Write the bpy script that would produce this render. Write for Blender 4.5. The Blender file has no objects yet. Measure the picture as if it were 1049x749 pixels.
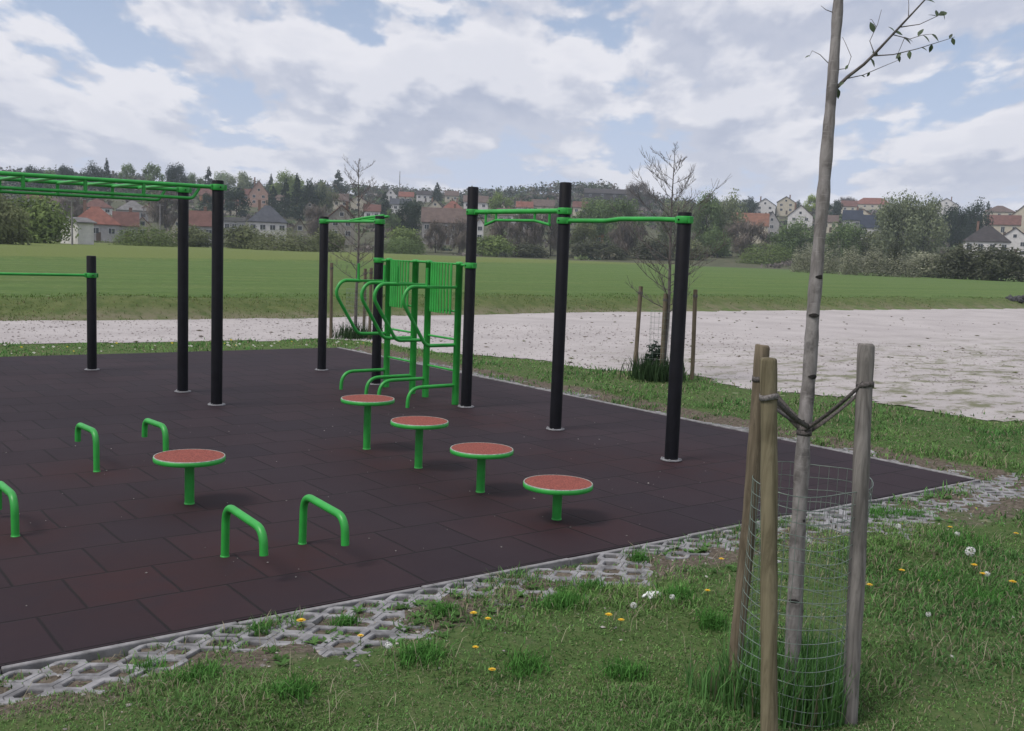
import bpy, bmesh, math, random
import numpy as np
from mathutils import Vector, Matrix
sc = bpy.context.scene
COL = sc.collection
PI = math.pi
R = math.radians
rng = np.random.default_rng(7)
random.seed(11)

# ------------------------------------------------------------------ camera
F, YAW, PITCH, ROLL, EYE = 1054.07, .64759, .10939, .03805, 1.75
PW, PH = 1049.0, 749.0
_f = Vector((math.sin(YAW)*math.cos(PITCH), math.cos(YAW)*math.cos(PITCH), -math.sin(PITCH)))
_r = Vector((math.cos(YAW), -math.sin(YAW), 0)); _u = _r.cross(_f)
RX = math.cos(ROLL)*_r + math.sin(ROLL)*_u
UY = -math.sin(ROLL)*_r + math.cos(ROLL)*_u
cam = bpy.data.cameras.new('camera'); cam.sensor_width = 36; cam.lens = 36*F/PW
cam.clip_start = .05; cam.clip_end = 6000
co = bpy.data.objects.new('camera', cam); COL.objects.link(co)
M = Matrix.Identity(4)
for i in range(3):
    M[i][0], M[i][1], M[i][2] = RX[i], UY[i], -_f[i]
M[0][3], M[1][3], M[2][3] = 0, 0, EYE
co.matrix_world = M
sc.camera = co

# ------------------------------------------------------------------ tags
def tag(o, label=None, cat=None, group=None, kind=None):
    if label: o['label'] = label
    if cat: o['category'] = cat
    if group: o['group'] = group
    if kind: o['kind'] = kind
    return o
def thing(name, label, cat, loc=(0, 0, 0), rz=0, group=None):
    o = bpy.data.objects.new(name, None); COL.objects.link(o)
    o.location = loc; o.rotation_euler = (0, 0, rz); o.empty_display_size = .2
    return tag(o, label, cat, group)
def copy_tree(o, parent=None):
    c = o.copy(); COL.objects.link(c)
    if parent is not None: c.parent = parent
    for ch in list(o.children): copy_tree(ch, c)
    return c

# ------------------------------------------------------------------ mesh builder
def fillet(pts, rad, seg=6):
    pts = [Vector(p) for p in pts]; out = [pts[0]]
    for i in range(1, len(pts)-1):
        a, b, c = pts[i-1], pts[i], pts[i+1]
        r_ = rad[i-1] if isinstance(rad, (list, tuple)) else rad
        d1 = (a-b); d2 = (c-b)
        ang = d1.angle(d2); t = min(r_/math.tan(ang/2), d1.length*.49 if i > 1 else d1.length*.95, d2.length*.49 if i < len(pts)-2 else d2.length*.95)
        p1 = b+d1.normalized()*t; p2 = b+d2.normalized()*t
        for k in range(seg+1):
            s = k/seg
            out.append(p1*(1-s)**2 + b*2*s*(1-s) + p2*s*s)
    out.append(pts[-1]); return out

class MB:
    def __init__(s): s.v = []; s.f = []; s.m = []; s.mi = 0; s.sm = []
    def add(s, vs, fs, smooth=False):
        n = len(s.v); s.v += [tuple(v) for v in vs]
        for f in fs:
            s.f.append(tuple(i+n for i in f)); s.m.append(s.mi); s.sm.append(smooth)
    def box(s, c, size, rot=None, bev=0.0):
        x, y, z = [q/2 for q in size]; c = Vector(c)
        if bev > 0:
            bm = bmesh.new(); bmesh.ops.create_cube(bm, size=1)
            bmesh.ops.scale(bm, vec=size, verts=bm.verts)
            bmesh.ops.bevel(bm, geom=list(bm.edges), offset=bev, segments=2, affect='EDGES', profile=.5)
            vs = [v.co.copy() for v in bm.verts]; bm.verts.index_update()
            fs = [[v.index for v in f.verts] for f in bm.faces]; bm.free()
        else:
            vs = [Vector((sx*x, sy*y, sz*z)) for sx in (-1, 1) for sy in (-1, 1) for sz in (-1, 1)]
            fs = [(0, 1, 3, 2), (4, 6, 7, 5), (0, 4, 5, 1), (2, 3, 7, 6), (0, 2, 6, 4), (1, 5, 7, 3)]
        if rot is not None: vs = [rot @ v for v in vs]
        s.add([v+c for v in vs], fs)
    def tube(s, pts, r, n=10, caps=True, smooth=True, squash=None):
        pts = [Vector(p) for p in pts]; N = len(pts)
        rr = r if isinstance(r, (list, tuple)) else [r]*N
        t = (pts[1]-pts[0]).normalized()
        a = t.orthogonal().normalized() if abs(t.z) > .9 else Vector((0, 0, 1)).cross(t).normalized()
        vs = []
        for i in range(N):
            if i == 0: tt = (pts[1]-pts[0])
            elif i == N-1: tt = (pts[-1]-pts[-2])
            else: tt = (pts[i+1]-pts[i]).normalized()+(pts[i]-pts[i-1]).normalized()
            tt = tt.normalized()
            a = (a-tt*a.dot(tt)).normalized(); b = tt.cross(a)
            for k in range(n):
                th = 2*PI*k/n
                vs.append(pts[i]+(a*math.cos(th)+b*math.sin(th))*rr[i])
        fs = [(i*n+k, i*n+(k+1) % n, (i+1)*n+(k+1) % n, (i+1)*n+k) for i in range(N-1) for k in range(n)]
        s.add(vs, fs, smooth)
        if caps:
            s.add(vs[:n], [tuple(range(n-1, -1, -1))]); s.add(vs[-n:], [tuple(range(n))])
    def lathe(s, prof, c=(0, 0, 0), n=32, smooth=True):
        vs = []; c = Vector(c)
        for (r, z) in prof:
            for k in range(n):
                th = 2*PI*k/n; vs.append(c+Vector((r*math.cos(th), r*math.sin(th), z)))
        fs = [(i*n+k, i*n+(k+1) % n, (i+1)*n+(k+1) % n, (i+1)*n+k) for i in range(len(prof)-1) for k in range(n)]
        s.add(vs, fs, smooth)
        if prof[0][0] > 0: s.add(vs[:n], [tuple(range(n-1, -1, -1))])
        if prof[-1][0] > 0: s.add(vs[-n:], [tuple(range(n))])
    def build(s, name, mats, parent=None):
        me = bpy.data.meshes.new(name); me.from_pydata(s.v, [], s.f)
        for m in (mats if isinstance(mats, (list, tuple)) else [mats]): me.materials.append(m)
        me.polygons.foreach_set('material_index', s.m); me.polygons.foreach_set('use_smooth', s.sm)
        me.validate(); me.update()
        o = bpy.data.objects.new(name, me); COL.objects.link(o)
        if parent is not None: o.parent = parent
        return o

def np_mesh(name, V, Fc, mats, attrs=None, smooth=False):
    """V (n,3), Fc (m,k) with constant k; attrs name -> (domain, array)"""
    me = bpy.data.meshes.new(name); V = np.ascontiguousarray(V, np.float32); m, k = Fc.shape
    me.vertices.add(len(V)); me.vertices.foreach_set('co', V.ravel())
    me.loops.add(m*k); me.loops.foreach_set('vertex_index', np.ascontiguousarray(Fc, np.int32).ravel())
    me.polygons.add(m); me.polygons.foreach_set('loop_start', np.arange(0, m*k, k, dtype=np.int32))
    me.polygons.foreach_set('loop_total', np.full(m, k, np.int32))
    me.polygons.foreach_set('use_smooth', np.full(m, smooth, bool))
    for mt in (mats if isinstance(mats, (list, tuple)) else [mats]): me.materials.append(mt)
    for nm, (dom, arr) in (attrs or {}).items():
        arr = np.ascontiguousarray(arr, np.float32)
        if arr.ndim == 1:
            at = me.attributes.new(nm, 'FLOAT', dom); at.data.foreach_set('value', arr)
        else:
            at = me.attributes.new(nm, 'FLOAT_COLOR', dom)
            at.data.foreach_set('color', np.concatenate([arr, np.ones((len(arr), 1), np.float32)], 1).ravel())
    me.update(calc_edges=True)
    return me
def link(name, me, parent=None):
    o = bpy.data.objects.new(name, me); COL.objects.link(o)
    if parent is not None: o.parent = parent
    return o

# ------------------------------------------------------------------ numpy noise
_lat = np.random.default_rng(3).random((256, 256))
def vnoise(x, y):
    xi = np.floor(x).astype(int); yi = np.floor(y).astype(int); fx = x-xi; fy = y-yi
    fx = fx*fx*(3-2*fx); fy = fy*fy*(3-2*fy)
    a = _lat[xi % 256, yi % 256]; b = _lat[(xi+1) % 256, yi % 256]; c = _lat[xi % 256, (yi+1) % 256]; d = _lat[(xi+1) % 256, (yi+1) % 256]
    return (a*(1-fx)+b*fx)*(1-fy)+(c*(1-fx)+d*fx)*fy
def fbm(x, y, o=4):
    s = 0; a = .5; t = 0
    for i in range(o):
        s = s+a*vnoise(x*2**i+17*i, y*2**i+31*i); t += a; a *= .5
    return s/t
def sst(t): t = np.clip(t, 0, 1); return t*t*(3-2*t)

# ------------------------------------------------------------------ materials
class NT:
    def __init__(s, tree): s.t = tree; s.n = tree.nodes; s.l = tree.links
    def new(s, typ, **kw):
        n = s.n.new(typ)
        for k, v in kw.items():
            if hasattr(n, k): setattr(n, k, v)
        return n
    def link(s, a, b): s.l.new(a, b)
    def val(s, sock, v):
        if hasattr(v, 'links') or isinstance(v, bpy.types.NodeSocket): s.l.new(v, sock)
        else: sock.default_value = v
    def math(s, op, a, b=None, c=None, clamp=False):
        n = s.n.new('ShaderNodeMath'); n.operation = op; n.use_clamp = clamp
        s.val(n.inputs[0], a)
        if b is not None: s.val(n.inputs[1], b)
        if c is not None: s.val(n.inputs[2], c)
        return n.outputs[0]
    def mix(s, f, a, b, typ='MIX'):
        n = s.n.new('ShaderNodeMix'); n.data_type = 'RGBA'; n.blend_type = typ
        s.val(n.inputs[0], f)
        s.val(n.inputs[6], a if isinstance(a, bpy.types.NodeSocket) else (*a, 1))
        s.val(n.inputs[7], b if isinstance(b, bpy.types.NodeSocket) else (*b, 1))
        return n.outputs[2]
    def noise(s, vec, scale, detail=4, rough=.55, dist=0):
        n = s.n.new('ShaderNodeTexNoise'); n.inputs['Scale'].default_value = scale; n.inputs['Detail'].default_value = detail
        n.inputs['Roughness'].default_value = rough; n.inputs['Distortion'].default_value = dist
        if vec is not None: s.l.new(vec, n.inputs['Vector'])
        return n.outputs['Fac']
    def ramp(s, f, a, b, smooth=True):
        n = s.n.new('ShaderNodeMapRange'); n.interpolation_type = 'SMOOTHSTEP' if smooth else 'LINEAR'
        s.val(n.inputs[0], f); n.inputs[1].default_value = a; n.inputs[2].default_value = b
        return n.outputs[0]
    def attr(s, name):
        n = s.n.new('ShaderNodeAttribute'); n.attribute_name = name; return n
    def mapping(s, vec, scale=(1, 1, 1), loc=(0, 0, 0)):
        n = s.n.new('ShaderNodeMapping'); s.l.new(vec, n.inputs[0]); n.inputs['Scale'].default_value = scale; n.inputs['Location'].default_value = loc
        return n.outputs[0]
    def bump(s, h, strength=.3, dist=.01):
        n = s.n.new('ShaderNodeBump'); n.inputs['Strength'].default_value = strength; n.inputs['Distance'].default_value = dist
        s.l.new(h, n.inputs['Height']); return n.outputs[0]

def mat(name):
    m = bpy.data.materials.new(name); m.use_nodes = True
    t = NT(m.node_tree); b = m.node_tree.nodes['Principled BSDF']
    return m, t, b
def simple(name, col, rough=.6, var=.12, scale=8, bump=.0, spec=.5, metal=0, bdist=.004, gen=False):
    m, t, b = mat(name)
    tc = t.new('ShaderNodeTexCoord'); v = tc.outputs['Object']
    n = t.noise(v, scale, 5, .6)
    c = t.mix(t.ramp(n, .3, .7), tuple(q*(1-var) for q in col), tuple(q*(1+var) for q in col))
    t.link(c, b.inputs['Base Color']); b.inputs['Roughness'].default_value = rough
    b.inputs['Specular IOR Level'].default_value = spec; b.inputs['Metallic'].default_value = metal
    if bump: t.link(t.bump(t.noise(v, scale*6, 4, .6), bump, bdist), b.inputs['Normal'])
    return m

MT = {}
MT['green'] = simple('green_paint', (.028, .335, .048), .42, .14, 6, .06, .5)
MT['black'] = simple('black_coating', (.005, .005, .008), .6, .3, 9, .15, .22)
MT['plate'] = simple('galvanised_flange', (.22, .22, .23), .6, .3, 30, .2, .5, .3)
MT['redrub'] = simple('red_rubber', (.235, .066, .050), .85, .35, 90, .5, .25, 0, .003)
MT['whiterim'] = simple('worn_white_edge', (.30, .33, .29), .6, .4, 40)
MT['scar'] = simple('dark_bark_scar', (.02, .017, .016), .9, .4, 40, .4)
MT['wire'] = simple('galvanised_wire', (.20, .25, .215), .5, .2, 40, 0, .5, .4)
MT['strap'] = simple('woven_tie', (.10, .088, .085), .9, .5, 120, .6)
MT['strapw'] = simple('woven_tie_pale', (.17, .155, .15), .9, .5, 140, .6)
MT['litter'] = simple('white_paper', (.8, .8, .82), .7, .05, 20)
MT['pole'] = simple('grey_pole', (.2, .19, .19), .8, .2, 2)

def wood(name, c1, c2, scale=1):
    m, t, b = mat(name)
    tc = t.new('ShaderNodeTexCoord')
    v = t.mapping(tc.outputs['Object'], (38*scale, 38*scale, 1.6))
    n1 = t.noise(v, 1, 6, .65, .8); n2 = t.noise(tc.outputs['Object'], 5, 3)
    c = t.mix(t.ramp(n1, .3, .72), c1, c2)
    c = t.mix(t.math('MULTIPLY', t.ramp(n2, .45, .8), .55), c, tuple(q*.45 for q in c1))
    t.link(c, b.inputs['Base Color']); b.inputs['Roughness'].default_value = .85; b.inputs['Specular IOR Level'].default_value = .25
    t.link(t.bump(n1, .6, .004), b.inputs['Normal'])
    return m
MT['woodA'] = wood('greenish_treated_timber', (.095, .080, .048), (.215, .185, .120))
MT['woodB'] = wood('grey_weathered_timber', (.10, .092, .086), (.25, .23, .215))
MT['woodC'] = wood('brown_timber', (.085, .068, .046), (.195, .158, .112))
def barkmat(name, c1, c2):
    m, t, b = mat(name)
    tc = t.new('ShaderNodeTexCoord'); v = t.mapping(tc.outputs['Object'], (30, 30, 9))
    n1 = t.noise(v, 1, 6, .65, .6); n2 = t.noise(tc.outputs['Object'], 9, 4, .6)
    n3 = t.noise(t.mapping(tc.outputs['Object'], (20, 20, 130)), 1, 3)
    c = t.mix(t.ramp(n1, .3, .7), c1, c2)
    c = t.mix(t.math('MULTIPLY', t.ramp(n2, .50, .66), .7), c, tuple(q*.5 for q in c1))
    c = t.mix(t.math('MULTIPLY', t.ramp(n3, .58, .7), .35), c, tuple(q*1.25 for q in c2))
    t.link(c, b.inputs['Base Color']); b.inputs['Roughness'].default_value = .8; b.inputs['Specular IOR Level'].default_value = .3
    t.link(t.bump(n1, .6, .003), b.inputs['Normal'])
    return m
MT['bark'] = barkmat('smooth_grey_bark', (.13, .118, .112), (.28, .26, .255))
MT['bark2'] = barkmat('dark_young_bark', (.085, .074, .07), (.17, .15, .145))
MT['trunk'] = barkmat('tree_bark', (.04, .033, .028), (.09, .075, .065))

def leafmat(name, col, var=.35, trans=.3):
    m, t, b = mat(name)
    a = t.attr('rnd').outputs['Fac']
    oi = t.new('ShaderNodeObjectInfo').outputs['Random']
    f = t.math('ADD', t.math('MULTIPLY', a, .8), t.math('MULTIPLY', oi, .2))
    lo = tuple(q*(1-var) for q in col); hi = (col[0]*(1+var*1.1), col[1]*(1+var), col[2]*(1+var*.6))
    c = t.mix(f, lo, hi)
    d = t.new('ShaderNodeBsdfDiffuse'); tr = t.new('ShaderNodeBsdfTranslucent'); mx = t.new('ShaderNodeMixShader')
    t.link(c, d.inputs[0]); t.link(c, tr.inputs[0]); mx.inputs[0].default_value = trans
    t.link(d.outputs[0], mx.inputs[1]); t.link(tr.outputs[0], mx.inputs[2])
    out = [n for n in t.n if n.type == 'OUTPUT_MATERIAL'][0]; t.link(mx.outputs[0], out.inputs[0])
    return m
LEAF = {
 'dark': leafmat('conifer_needles', (.045, .066, .052)),
 'mid': leafmat('mid_green_leaves', (.145, .205, .098)),
 'fresh': leafmat('fresh_green_leaves', (.190, .255, .100)),
 'lime': leafmat('lime_spring_leaves', (.26, .34, .06)),
 'olive': leafmat('olive_leaves', (.165, .188, .108)),
 'willow': leafmat('pale_willow_leaves', (.215, .250, .165)),
 'bare': leafmat('bare_twigs', (.160, .138, .130), .3, .05),
 'greybush': leafmat('grey_green_leaves', (.30, .31, .245)),
 'darkbush': leafmat('dark_thicket', (.100, .110, .082)),
}
def colmat(name, trans=.35):
    m, t, b = mat(name)
    c = t.attr('col').outputs['Color']
    d = t.new('ShaderNodeBsdfDiffuse'); tr = t.new('ShaderNodeBsdfTranslucent'); mx = t.new('ShaderNodeMixShader')
    t.link(c, d.inputs[0]); t.link(c, tr.inputs[0]); mx.inputs[0].default_value = trans
    t.link(d.outputs[0], mx.inputs[1]); t.link(tr.outputs[0], mx.inputs[2])
    out = [n for n in t.n if n.type == 'OUTPUT_MATERIAL'][0]; t.link(mx.outputs[0], out.inputs[0])
    return m
MT['blade'] = colmat('grass_blade', .45); MT['scrub'] = colmat('scrub_leaves', .25)
MT['debris'] = colmat('dry_debris', .0)
MT['leaf'] = simple('spring_leaf', (.045, .075, .025), .5, .3, 20)

# ------------------------------------------------------------------ world
def make_world():
    w = bpy.data.worlds.new('World'); sc.world = w; w.use_nodes = True
    t = NT(w.node_tree); bg = t.n['Background']
    SUN_EL, SUN_AZ = R(56), R(-85)          # azimuth measured from +Y towards +X
    sky = t.new('ShaderNodeTexSky'); sky.sky_type = 'NISHITA'; sky.sun_disc = False
    sky.sun_elevation = SUN_EL; sky.sun_rotation = SUN_AZ; sky.air_density = 1.0; sky.dust_density = 1.2; sky.ozone_density = 2.0
    tc = t.new('ShaderNodeTexCoord'); d = tc.outputs['Generated']
    sep = t.new('ShaderNodeSeparateXYZ'); t.link(d, sep.inputs[0])
    z = t.math('MAXIMUM', sep.outputs[2], 0.0)
    az = t.math('SUBTRACT', t.math('ARCTAN2', sep.outputs[0], sep.outputs[1]), YAW)
    def cloudvec(dz):
        v = t.math('LOGARITHM', t.math('ADD', t.math('ADD', z, dz), .075), math.e)
        c = t.new('ShaderNodeCombineXYZ'); t.link(t.math('MULTIPLY', az, t.math('SUBTRACT', 4.4, t.math('MULTIPLY', z, 6.0))), c.inputs[0]); t.link(t.math('MULTIPLY', v, 1.55), c.inputs[1])
        m = t.new('ShaderNodeMapping'); t.link(c.outputs[0], m.inputs[0]); m.inputs['Location'].default_value = CLOC
        return m.outputs[0]
    def noise2(v, scale, detail, rough, out='Fac'):
        n = t.new('ShaderNodeTexNoise'); n.noise_dimensions = '2D'; n.inputs['Scale'].default_value = scale; n.inputs['Detail'].default_value = detail; n.inputs['Roughness'].default_value = rough; t.link(v, n.inputs['Vector']); return n.outputs[out]
    def dens(dz):
        v = cloudvec(dz)
        b = noise2(v, 1.2, 3, .5); a = noise2(v, 4.0, 6, .58)
        vo = t.new('ShaderNodeTexVoronoi'); vo.voronoi_dimensions = '2D'; vo.feature = 'F1'; vo.inputs['Scale'].default_value = 3.8; vo.inputs['Detail'].default_value = 2.0; vo.inputs['Roughness'].default_value = .6; vo.normalize = True
        wv = t.new('ShaderNodeVectorMath'); wv.operation = 'MULTIPLY_ADD'
        t.link(noise2(v, 5.0, 3, .55, 'Color'), wv.inputs[0]); wv.inputs[1].default_value = (.22, .22, .22); t.link(v, wv.inputs[2]); t.link(wv.outputs[0], vo.inputs['Vector'])
        puff = t.math('SUBTRACT', .55, vo.outputs['Distance'])
        return t.math('ADD', t.math('ADD', t.math('MULTIPLY', b, .62), t.math('MULTIPLY', a, .24)), t.math('MULTIPLY', puff, .22))
    n0 = dens(0); n1 = dens(.028)
    mask = t.ramp(n0, CL0, CL0+.060)
    thick = t.ramp(n0, CL0+.05, CL0+.19)
    top = t.ramp(t.math('SUBTRACT', n0, n1), -.065, .065)
    light = t.math('ADD', t.math('MULTIPLY', top, .80), t.math('MULTIPLY', t.math('SUBTRACT', 1.0, thick), .30), clamp=True)
    K = 1.0/SKYS
    cl = t.mix(light, tuple(q*K for q in (.42, .455, .57)), tuple(q*K for q in (.80, .79, .83)))
    # thin veil of cloud, thicker low down
    veil = t.math('MULTIPLY', t.ramp(z, .24, .0, False), .58)
    skyc = t.mix(t.math('ADD', veil, .42), sky.outputs[0], tuple(q*K for q in (.52, .60, .80)))
    c = t.mix(t.math('MULTIPLY', mask, .88), skyc, cl)
    c = t.mix(t.math('MULTIPLY', t.ramp(z, .13, .0, False), .55), c, tuple(q*K for q in (.60, .625, .715)))
    t.link(c, bg.inputs['Color']); bg.inputs['Strength'].default_value = SKYS
    sl = bpy.data.lights.new('sun', 'SUN'); sl.energy = 2.2; sl.angle = R(20); sl.color = (1, .95, .88)
    so = bpy.data.objects.new('sun', sl); COL.objects.link(so)
    dirv = Vector((math.sin(SUN_AZ)*math.cos(SUN_EL), math.cos(SUN_AZ)*math.cos(SUN_EL), math.sin(SUN_EL)))
    so.rotation_euler = dirv.to_track_quat('Z', 'Y').to_euler(); so.location = (0, 0, 40)
SKYS = .09; CL0 = .385; CLOC = (12.4, 6.6, 0)
make_world()
sc.view_settings.view_transform = 'Standard'; sc.view_settings.look = 'None'; sc.view_settings.gamma = 1
sc.view_settings.use_curve_mapping = False; sc.view_settings.exposure = 0.15
try:
    sc.cycles.max_bounces = 6; sc.cycles.diffuse_bounces = 3; sc.cycles.volume_bounces = 1; sc.cycles.transparent_max_bounces = 8
except Exception: pass

# ------------------------------------------------------------------ terrain
MX0, MX1, MY0, MY1 = -4.0, 8.255, 4.43, 15.97
GRAV = np.array([(-12, 17.6), (-3, 17.9), (3.3, 17.95), (6.5, 17.6), (9.0, 17.7), (9.35, 16.2), (9.84, 14.6), (10.4, 13.6), (10.6, 12.2), (11.05, 11.4), (11.5, 10.4), (11.4, 9.3), (11.8, 7.8), (11.75, 6.7), (12.3, 5.8), (13.4, 3), (16, -4), (80, -10), (80, 26), (50, 25.25), (31.5, 24.85), (21.3, 24.35), (10, 23.0), (4.2, 22.85), (-12, 22.6)])
def pip(x, y, poly):
    x = np.asarray(x, float); y = np.asarray(y, float); c = np.zeros(x.shape, bool); n = len(poly); j = n-1
    for i in range(n):
        xi, yi = poly[i]; xj, yj = poly[j]
        if yi != yj:
            k = ((yi > y) != (yj > y)) & (x < (xj-xi)*(y-yi)/(yj-yi)+xi); c ^= k
        j = i
    return c
def far_line(x): return np.interp(x, [-40, -12, 4.2, 10, 21.3, 31.5, 50, 80, 400], [22.4, 22.6, 22.85, 23.0, 24.35, 24.85, 25.25, 26, 28])
def hill(x, y):
    r_ = np.hypot(x, y); az = np.degrees(np.arctan2(x, y))
    Hc = 38+8*np.exp(-((az-39.5)/6.5)**2)+2*np.sin(az*.5)
    t = (r_-255)/545.0
    ss = np.where(t <= 0, 0, np.where(t < 1, .6*t+.4*sst(t), 1-.04*(t-1)))
    und = (fbm(x/60+9, y/60+4, 3)-.5)*5*sst((r_-255)/120)
    return Hc*ss+und*np.clip(ss*3, 0, 1)
def paver_d(x, y):
    """distance outside the kerb: >0 outside the mat"""
    return np.maximum(np.maximum(x-(MX1+.065), (MY0-.065)-y), np.maximum(MX0-x, y-(MY1+.0)))
def zg(x, y):
    x = np.asarray(x, float); y = np.asarray(y, float)
    d = paver_d(x, y)
    z = -.02+(fbm(x*1.6, y*1.6, 3)-.5)*.03
    lumps = (fbm(x*7+3, y*7, 3)-.5)*.055
    z = np.where(d < 0, -.07, z+np.where(np.hypot(x, y) < 14, lumps*.5, 0))
    band = (d >= 0) & (d < 1.1) & (y < 16)
    pv = -.020+.036*sst((d-.22)/np.where(y < MY0, .62, .30))+lumps*.75+(fbm(x*1.1+7, y*1.1, 2)-.5)*.055*sst(d/.3)+.007*sst((x-5.6)/1.6)*sst((d-.05)/.2)+.030*sst((2.15-x)/.35)*sst((d-.22)/.16)+np.where((y > MY0) & (x > MX1), .012*sst(d/.15), 0)
    z = np.where(band, np.where(d < .9, pv, pv*(1.1-d)/.2+z*(d-.9)/.2), z)
    g = pip(x, y, GRAV)
    z = np.where(g, -.030, z)
    b = y-far_line(x)
    bank = .42*sst((b+.1)/(1.9+.5*np.sin(x*.6)))+np.where(b > -.3, (fbm(x*.8, y*.8, 3)-.5)*.16*sst((b+.3)/.8)*sst((6-b)/4), 0)
    z = np.where(b > -.3, -.03+bank, z)
    edge = 57.8+(x-10.8)*.632
    z = z+.16*sst((y-edge)/.8)*(y > 30)
    return z+hill(x, y)
def z1(x, y): return float(zg(np.array([x]), np.array([y]))[0])
def pixdir(px, py): return (RX*((px-PW/2)/F) - UY*((py-PH/2)/F) + _f)
def spot(px, py):
    """where the line of sight through a photo pixel meets the terrain -> point, metres per pixel"""
    d = pixdir(px, py); s = np.concatenate([np.linspace(1, 60, 400), np.linspace(60, 1000, 3000)])
    X = d.x*s; Y = d.y*s; Z = EYE+d.z*s
    below = np.where(Z-zg(X, Y) < 0)[0]
    k = below[0] if len(below) else len(s)-300
    return Vector((X[k], Y[k], zg(X[k:k+1], Y[k:k+1])[0])), s[k]/F

def build_ground():
    a = np.concatenate([np.linspace(YAW-.60, YAW+.60, 330), np.linspace(YAW+.60, YAW-.60+2*PI, 46)[1:-1]])
    r_ = [.25]
    while r_[-1] < 34: r_.append(r_[-1]*1.0115)
    while r_[-1] < 1080: r_.append(r_[-1]*1.028)
    r_ = np.array(r_); na, nr = len(a), len(r_)
    A, RR = np.meshgrid(a, r_)
    X = RR*np.sin(A); Y = RR*np.cos(A); Z = zg(X, Y)
    V = np.stack([X, Y, Z], -1).reshape(-1, 3)
    i, j = np.meshgrid(np.arange(nr-1), np.arange(na), indexing='ij')
    j2 = (j+1) % na
    Fc = np.stack([i*na+j, i*na+j2, (i+1)*na+j2, (i+1)*na+j], -1).reshape(-1, 4)[:, ::-1]
    V = np.concatenate([V, [[0, 0, zg(np.array([0.]), np.array([0.]))[0]]]])
    X = V[:, 0]; Y = V[:, 1]; d = paver_d(X, Y); b = Y-far_line(X); rad = np.hypot(X, Y)
    soil = np.where((d > 0) & (Y < 16), sst(1.0-(d-.25)/np.where(Y < MY0, .55, .4)), 0)
    # worn soil by the corner and around the tree
    soil = np.maximum(soil, .8*np.exp(-(((X-7.6)/1.2)**2+((Y-3.75)/.38)**2)))
    soil = np.maximum(soil, .55*np.exp(-(((X-3.0)/.6)**2+((Y-2.2)/.3)**2)))
    soil = np.maximum(soil,   .28*sst((fbm(X*.9+33, Y*.9+12, 4)-.50)/.12)*(d > .3)*(Y < 4.3)*(X < 8))
    bank = sst((b+.3)/.4)*(1-sst((b-1.3)/.9))
    bfoot = sst((b+.3)/.3)*(1-sst((b-.2)/.5))
    edge = 57.8+(X-10.8)*.632
    rough = sst((Y-edge)/3.0)*(Y > 30)
    hl = sst((rad-205)/25)
    me = np_mesh('ground', V, Fc, ground_mat(), {'soil': ('POINT', soil), 'bank': ('POINT', bank), 'bfoot': ('POINT', bfoot), 'rough': ('POINT', rough), 'hillm': ('POINT', hl), 'near': ('POINT', 1-sst((rad-14)/9))}, True)
    # close the centre
    return tag(link('ground', me), kind='structure')
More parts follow.
